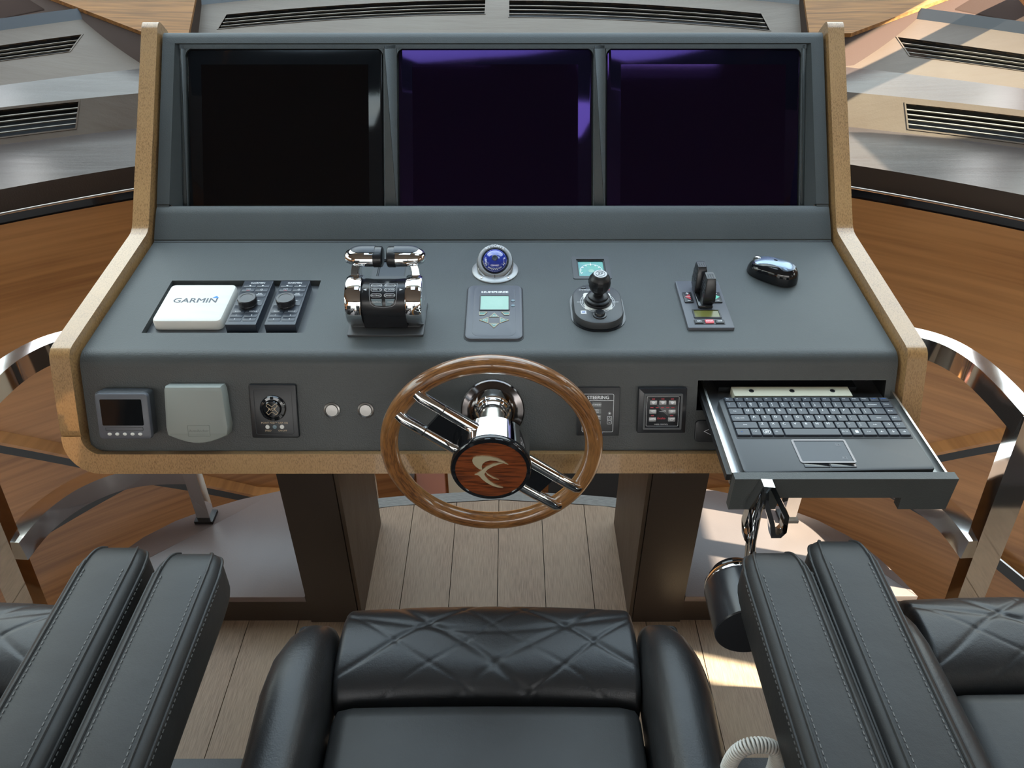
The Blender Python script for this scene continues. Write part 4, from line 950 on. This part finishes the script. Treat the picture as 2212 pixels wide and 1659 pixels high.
for hgt, row in rowsK:
    x = X0
    for w, s_ in row:
        ww = w*U-.0012; hh = hgt-.0012; cx, cy = x+w*U/2, y-hgt/2
        key = (round(ww, 5), round(hh, 5))
        if key not in keymesh:
            R = [[(a, b, z_) for a, b in rr(0, 0, ww-d*2, hh-d*2, .0008, 1)] for z_, d in ((0, 0), (.0022, .0002), (.0032, .0010))]
            o = MB().rings(R).build('key', 'blue_black', k, ang=30); keymesh[key] = o.data
        else:
            o = bpy.data.objects.new('key', keymesh[key]); COL.objects.link(o); o.parent = k
        o.location = (cx, cy, kz+.0002)
        z_ = kz+.0035
        if s_ == 'WIN':
            leg.outline(circ(cx, cy, .0058, 24), .0006, z_-.0001, z_+.0001)
            for a, b in ((-1, 1), (1, 1), (-1, -1), (1, -1)): leg.add([(cx+a*.0004+.0002*b, cy+b*.0004, z_+.0001), (cx+a*.0028+.0002*b, cy+b*.0004+.0003*a, z_+.0001), (cx+a*.0028+.0004*b, cy+b*.0026+.0003*a, z_+.0001), (cx+a*.0004+.0004*b, cy+b*.0026, z_+.0001)], [(0, 1, 2, 3)])
        elif s_ == 'MENU':
            leg.prism(rr(cx, cy, .005, .006, .0005, 1), z_-.0001, z_+.0001)
        elif s_:
            tgt = blu if s_ in ('Fn', 'Insert', 'Delete') else leg
            if '\n' in s_: tgt.text(s_, .0046, cx-w*U/2+.0060, cy+.0005, z_, bold=.00005)
            elif len(s_) == 1 and s_.isalpha() and s_ != 'v': tgt.text(s_, .0068, cx-.0015, cy+.0025, z_, bold=.0001)
            elif s_ in '<>v^': tgt.text({'<': '←', '>': '→', 'v': '↓', '^': '↑'}[s_], .0060, cx, cy, z_, bold=.0002)
            else: tgt.text(s_, .0036 if hgt > .015 else .0032, cx-(.001 if len(s_) > 3 else .002), cy+(.0 if w > 1 else .001), z_)
        x += w*U
    y -= hgt
leg.build('key_legends', 'white_print', k); blu.build('blue_legends', 'blue_print', k)
# touchpad
MB().outline(rr(-.013, -.0440, .0860, .0560, .004), .0035, kz-.001, kz+.0010).build('touchpad_frame', 'chrome_dark', k)
MB().prism(rr(-.013, -.0440, .0785, .0490, .002), kz-.001, kz+.0003).build('touchpad', 'blue_black', k)
for x in (-.0330, .0070): 
    b_ = MB().prism(rr(x, -.0775, .0390, .0085, .001, 2), kz-.002, kz+.0012, ch=.0005).build('touchpad_button', 'black_gloss', k)
mb = MB()
for yy in (-.029, -.060): mb.outline(rr(.015, yy, .0068, .0050, .0005, 2), .0005, kz+.0003, kz+.0006); mb.box(.0130, .0145, yy-.001, yy+.001, kz+.0003, kz+.0006)
mb.build('touchpad_marks', 'grey_print', k)

# ================================================================ PLATFORMS AND RAILS
PO = [(.0, 1.612), (.3, 1.590), (.50, 1.560), (.59, 1.530), (.68, 1.500), (.76, 1.463), (.83, 1.420), (.89, 1.365), (.935, 1.30), (.965, 1.235), (.985, 1.177)]
for s, nm in ((-1, 'left'), (1, 'right')):
    t = thing('footrest_platform', 'low %s leather covered platform with rounded far edge %s of the pedestals' % (('plum', nm) if s < 0 else ('sunlit brown', nm)), 'platform', (s*.7, 1.3, 0))
    P = [(s*.443, 1.176), (s*.985, 1.176)]+[(s*x, y) for x, y in PO[::-1] if x > .5]+[(s*.443, 1.565)]
    if s < 0: P = P[::-1]
    MB().prism(P, .074, .091, ch=.002).build('top_pad', 'plum_leather', t, world=True)
    P2 = [(s*(abs(x)-.004), y-.004 if y > 1.2 else y+.004) for x, y in P]
    MB().prism(P2, .0, .0735).build('riser', 'leather_dark_brown', t, world=True)
def flat(path, w, h, name, m, parent, closed=False):
    return MB().tube(path, 0, sec=[(-w/2, -h/2), (-w/2, h/2), (w/2, h/2), (w/2, -h/2)]).build(name, m, parent, world=True, bev=.003, ang=30)
def spl(P, n=6):
    P = [Vector(p) for p in P]; Q = []
    for i in range(len(P)-1):
        a, b, c, d = P[max(0, i-1)], P[i], P[i+1], P[min(len(P)-1, i+2)]
        for k_ in range(n):
            t_ = k_/n; Q.append(.5*((2*b)+(-a+c)*t_+(2*a-5*b+4*c-d)*t_*t_+(-a+3*b-3*c+d)*t_**3))
    Q.append(P[-1]); return Q
for s, nm in ((-1, 'left'), (1, 'right')):
    t = thing('handrail', 'curved polished steel double handrail around the %s platform' % nm, 'handrail', (s*1.08, 1.2, 0))
    top = [(1.045, 1.18, .602), (1.042, 1.28, .602), (1.028, 1.375, .602), (.990, 1.445, .602), (.925, 1.485, .602), (.85, 1.502, .602), (.76, 1.508, .602)]
    low = [(1.072, 1.19, .235), (1.060, 1.28, .235), (1.022, 1.36, .235), (.965, 1.415, .235), (.90, 1.445, .235), (.83, 1.455, .235), (.76, 1.455, .235)]
    flat(spl([(s*x, y, z) for x, y, z in top]), .040, .050, 'top_rail', 'steel_rail', t)
    flat(spl([(s*x, y, z) for x, y, z in low]), .044, .056, 'lower_rail', 'steel_rail', t)
    MB().rings([[(s*(1.025 if z > .3 else 1.085)+a, y, z) for a, y in ((0, 1.172), (s*.062, 1.172), (s*.062, 1.212), (0, 1.212))] for z in (.625, .0)]).build('post', 'steel_rail', t, world=True, bev=.002)
    MB().box(*sorted((s*.735, s*.768)), 1.415, 1.445, .092, .60).build('post', 'steel_rail', t, world=True, bev=.002)
    MB().box(*sorted((s*.728, s*.775)), 1.408, 1.452, .090, .100).build('post_foot', 'seal', t, world=True, bev=.001)

# ================================================================ CHAIRS
tag(MB().box(-1.5, 1.5, -1.2, .792, 0, .09).build('seat_plinth', 'creased_leather', bev=.006), 'black leather covered plinth under the row of helm chairs', 'platform')
def superel(a, e): c = cos(a); return math.copysign(abs(c)**e, c)
def make_chair(label):
    t = thing('helm_chair', label, 'chair', (0, .45, .09), group=None)
    zs = .500
    # seat cushion
    def cush(u, v):
        a = 2*pi*u; return None
    R = []
    for y, k_ in ((.10, .97), (.11, 1), (.4, 1), (.635, 1), (.652, .995), (.660, .97)):
        top = zs-.006-(0 if y < .64 else .006 if y < .655 else .016)
        R.append([(x, y, z) for x, z in [(-.225*k_, .36), (.225*k_, .36), (.229*k_, .40), (.229*k_, top-.020), (.222*k_, top-.006), (.20, top), (.1, top+.003), (0, top+.004), (-.1, top+.003), (-.20, top), (-.222*k_, top-.006), (-.229*k_, top-.020), (-.229*k_, .40)]])
    MB().rings(R).build('seat_cushion', 'black_leather', t, world=True, ang=50)
    # thigh roll
    nu, nv = 200, 120
    def roll(u, v):
        x = -.236+.472*u; e = min(1, (1-abs(2*u-1))/.05); cap = sqrt(max(0, 1-(1-e)**2))*.16+.84 if e < 1 else 1
        bow = .014*(1-(2*u-1)**2); p_ = 2.7
        if v < .72: yn = -cos(pi*v/.72); zn = (1-min(1, abs(yn))**p_)**(1/p_)
        else: yn = cos(pi*(v-.72)/.28); zn = -(1-min(1, abs(yn))**p_)**(1/p_)
        dy, dz = yn*.0925*cap, zn*.078*cap
        cyy = .752+bow*.6
        if dy > 0: dy *= 1+bow
        z = .432+dz; yy = cyy+dy
        if dz > 0:
            # diagonal creases
            c = 0
            for sg, m_, o_, w_, d_ in ((1, 1.5, -.17, .007, .0022), (1, 1.45, -.06, .005, .0010), (1, 1.6, .05, .008, .0012), (1, 1.4, .15, .005, .0018), (-1, 1.55, -.19, .008, .0024), (-1, 1.5, -.08, .005, .0010), (-1, 1.4, .02, .010, .0024), (-1, 1.6, .12, .005, .0012)):
                q = (x*sg-o_)-(yy-.74)*m_+.004*sin(yy*60+o_*40); c += d_*math.exp(-(q/w_)**2)
            q = (yy-.795+.02*cos(x*9)); c += .0018*math.exp(-(q/.005)**2)
            z -= c*min(1, dz/.04)
            z += .0010*sin(x*17+1)*sin(yy*30)*min(1, dz/.04)
        return (x, yy, z)
    mb = MB(); mb.grid(roll, nu, nv)
    bmesh.ops.remove_doubles(mb.bm, verts=mb.bm.verts, dist=1e-6)
    es = [e for e in mb.bm.edges if len(e.link_faces) == 1]; bmesh.ops.holes_fill(mb.bm, edges=es)
    mb.build('thigh_roll', 'creased_leather', t, world=True, ang=75)
    for s, nm in ((-1, 'left'), (1, 'right')):
        # side bolster: lofted along y
        R = []
        prof = [(.10, 1.0, .330), (.30, 1.0, .335), (.45, 1.0, .335), (.56, 1.0, .334), (.65, .98, .337), (.71, .93, .332), (.75, .84, .321), (.775, .70, .308), (.790, .50, .295), (.797, .22, .285)]
        for y, k_, xo in prof:
            xi = .236; cx = (xo+xi)/2; hw = (xo-xi)/2*(1 if k_ > .9 else k_**.5); zt_ = .555; zb = .38; cz = (zt_+zb)/2-(.02*(1-k_)); hz = (zt_-zb)/2*k_
            R.append([(s*(cx+hw*superel(a, .75)), y, cz+hz*math.copysign(abs(sin(a))**.75, sin(a))) for a in [2*pi*i/28 for i in range(28)]])
        b_ = MB().rings(R).build('side_bolster', 'creased_leather', t, world=True, ang=75)
        pth = [(s*(xo-.004), y, .505-(.0 if k_ > .9 else (1-k_)*.03)) for y, k_, xo in prof[:-2]]+[(s*.300, .7915, .492), (s*.270, .799, .480)]
        MB().tube(spl(pth, 4), .0032, 8).build('piping', 'black_leather', b_, world=t.name)
        # armrest
        xc = s*.414-.003; w_, h_ = .0465, .045
        def armsec(y, f, dz=0):
            sc = f; P = []
            for px, pz in rr(0, 0, 2*w_, 2*h_, .017, 5):
                P.append((xc+px*sc, y, .690-.020+pz*sc+dz-.004*0))
            return P
        AF = ((.02, .98), (.05, 1), (.40, 1), (.70, 1), (.722, .985), (.739, .95), (.751, .89), (.760, .79), (.7655, .66), (.7675, .3))
        R = [armsec(y, f) for y, f in AF]
        a_ = MB().rings(R).build('armrest', 'black_leather', t, world=True, ang=60)
        for q in (-1, 1):
            for i, (ex, ez) in enumerate((((w_-.0135), h_+.0002), (w_+.0002, h_-.0135))):
                zz = .670+ez; x_ = xc+q*ex
                pt = [(xc+q*ex*f, y, .670+ez*f) for y, f in AF[1:-1]]
                MB().tube(spl(pt, 3), .0022, 6).build('seam_cord', 'black_leather', a_, world=t.name)
        st = MB()
        for q in (-1, 1):
            for i, (ex, ez) in enumerate(((w_-.0195, h_+.0006), (w_+.0006, h_-.0205))):
                y = .06
                while y < .712:
                    X_ = xc+q*ex; Z_ = .670+ez
                    st.box(X_-.0006, X_+.0006, y, y+.0046, Z_-.0006, Z_+.0004)
                    y += .0078
        st.build('stitching', 'stitch', a_, kind='stuff', world=t.name)
        MB().box(*sorted((s*.385, s*.430)), -.02, .10, .30, .63).build('arm_bracket', 'black_satin', t, world=True, bev=.01)
    MB().box(-.33, .33, .06, .66, .30, .37).build('seat_shell', 'black_satin', t, world=True, bev=.02)
    MB().lathe([(.16, .09), (.16, .11), (.06, .13), (.055, .30), (.12, .31)], 32, T(0, .35, 0)).build('pedestal', 'black_satin', t, world=True)
    R = [[(x, y-.02*cos(x*4), z) for x, y in rr(0, -.02-.10*(z-.5), .46, .10, .04, 5)] for z in (.46, .49, .7, .9, .93)]
    MB().rings(R).build('backrest', 'black_leather', t, world=True, bev=.01)
    return t
c0 = make_chair('middle black leather helm chair with creased thigh roll, facing the steering wheel')
c1 = copy_tree(c0, M=T(-.939, .462, .09)); c1['label'] = 'black leather helm chair at the left edge, only seat front and inner armrest seen'
c2 = copy_tree(c0, M=T(.925, .468, .09) @ RZ(RD(-.6))); c2['label'] = 'black leather helm chair at the right edge, bluish sheen on its seat'

# ---- pod with chrome handle under the right armrest
t = thing('armrest_pod', 'black cylindrical pod with chrome ring and pierced chrome handle at armrest tip', 'control handle', (.385, .706, .60))
AX = T(.385, .706, .598) @ RX(-pi/2)            # local z runs forward
MB().lathe([(.0001, 0), (.049, 0), (.0505, .002), (.0505, .078), (.0485, .084)], 56, AX).build('drum', 'black_satin', t, world=True)
MB().lathe([(.0485, .083), (.0490, .085), (.0470, .093), (.0420, .098), (.040, .0985)], 56, AX).build('chrome_ring', 'chrome', t, world=True)
MB().lathe([(.0415, .098), (.0415, .101), (.040, .101), (.034, .111), (.033, .1125), (.0001, .1125)], 48, AX).build('end_collar', 'black_gloss', t, world=True)
MB().lathe([(.030, .1125), (.029, .1145), (.0001, .115)], 40, AX).build('end_disc', 'chrome', t, world=True)
h_ = MB()
YH = .842
h_.tube([(.417, YH-.006, .595), (.413, YH, .640), (.412, YH+.003, .700), (.413, YH+.003, .745)], [.0085, .0080, .0072, .006], 16)
h_.build('handle_stem', 'chrome', t, world=True)
def loop(P, r0, y0, closed=True):
    sec = [(-r0, -.0085), (r0, -.0085), (r0, .0085), (-r0, .0085)]
    m_ = MB(); P = [Vector((x, y0, z)) for x, z in P]; n = len(P); R = []
    for i in range(n):
        a, b, c = P[i-1], P[i], P[(i+1) % n]; d1 = (b-a).normalized(); d2 = (c-b).normalized(); nn_ = Vector((-(d1.z+d2.z), 0, d1.x+d2.x)).normalized()
        k_ = 1/max(.5, nn_.dot(Vector((-d1.z, 0, d1.x))))
        R.append([tuple(b+nn_*u*k_+Vector((0, w, 0))) for u, w in sec])
    return m_.rings(R, closed=True)
loop([(.409, .762), (.399, .722), (.397, .716), (.404, .680), (.407, .668), (.413, .700)], .0022, YH+.004).build('handle_loop', 'chrome', t, world=True, bev=.0008, seg=1)
loop([(.397, .716), (.3965, .680), (.402, .650), (.410, .636), (.407, .668), (.404, .690)], .0022, YH+.004).build('handle_loop', 'chrome', t, world=True, bev=.0008, seg=1)
loop([(.411, .764), (.421, .763), (.453, .705), (.456, .672), (.451, .663), (.441, .663), (.434, .690), (.416, .735)], .0036, YH-.002).build('handle_blade', 'chrome', t, world=True, bev=.001, seg=1)
# ---- coiled cord
t = []
PA = [(.437, .53, .52), (.437, .53, .560), (.443, .53, .588), (.458, .53, .603), (.480, .53, .603), (.496, .53, .590), (.502, .53, .562), (.503, .53, .52)]
PA = [((x-.47)*.92+.352, y, z+.002) for x, y, z in PA]
path = spl(PA, 10); tot = 0; D = [0]
for a, b in zip(path, path[1:]): tot += (b-a).length; D.append(tot)
def at(s_):
    for i in range(len(D)-1):
        if s_ <= D[i+1]: f = (s_-D[i])/(D[i+1]-D[i]+1e-9); return path[i].lerp(path[i+1], f), (path[i+1]-path[i]).normalized()
    return path[-1], (path[-1]-path[-2]).normalized()
H = []; turns = tot/.0040; N = int(turns*12)
for i in range(N+1):
    p, tg = at(tot*i/N); a = 2*pi*turns*i/N; up_ = Vector((0, 1, 0)); sd = tg.cross(up_).normalized()
    H.append(p+(up_*cos(a)+sd*sin(a))*.0085)
tag(MB().tube(H, .0019, 6).build('coiled_cord', 'white_coil', ang=80), 'off-white coiled cable looping between the middle chair and right armrests', 'cable')
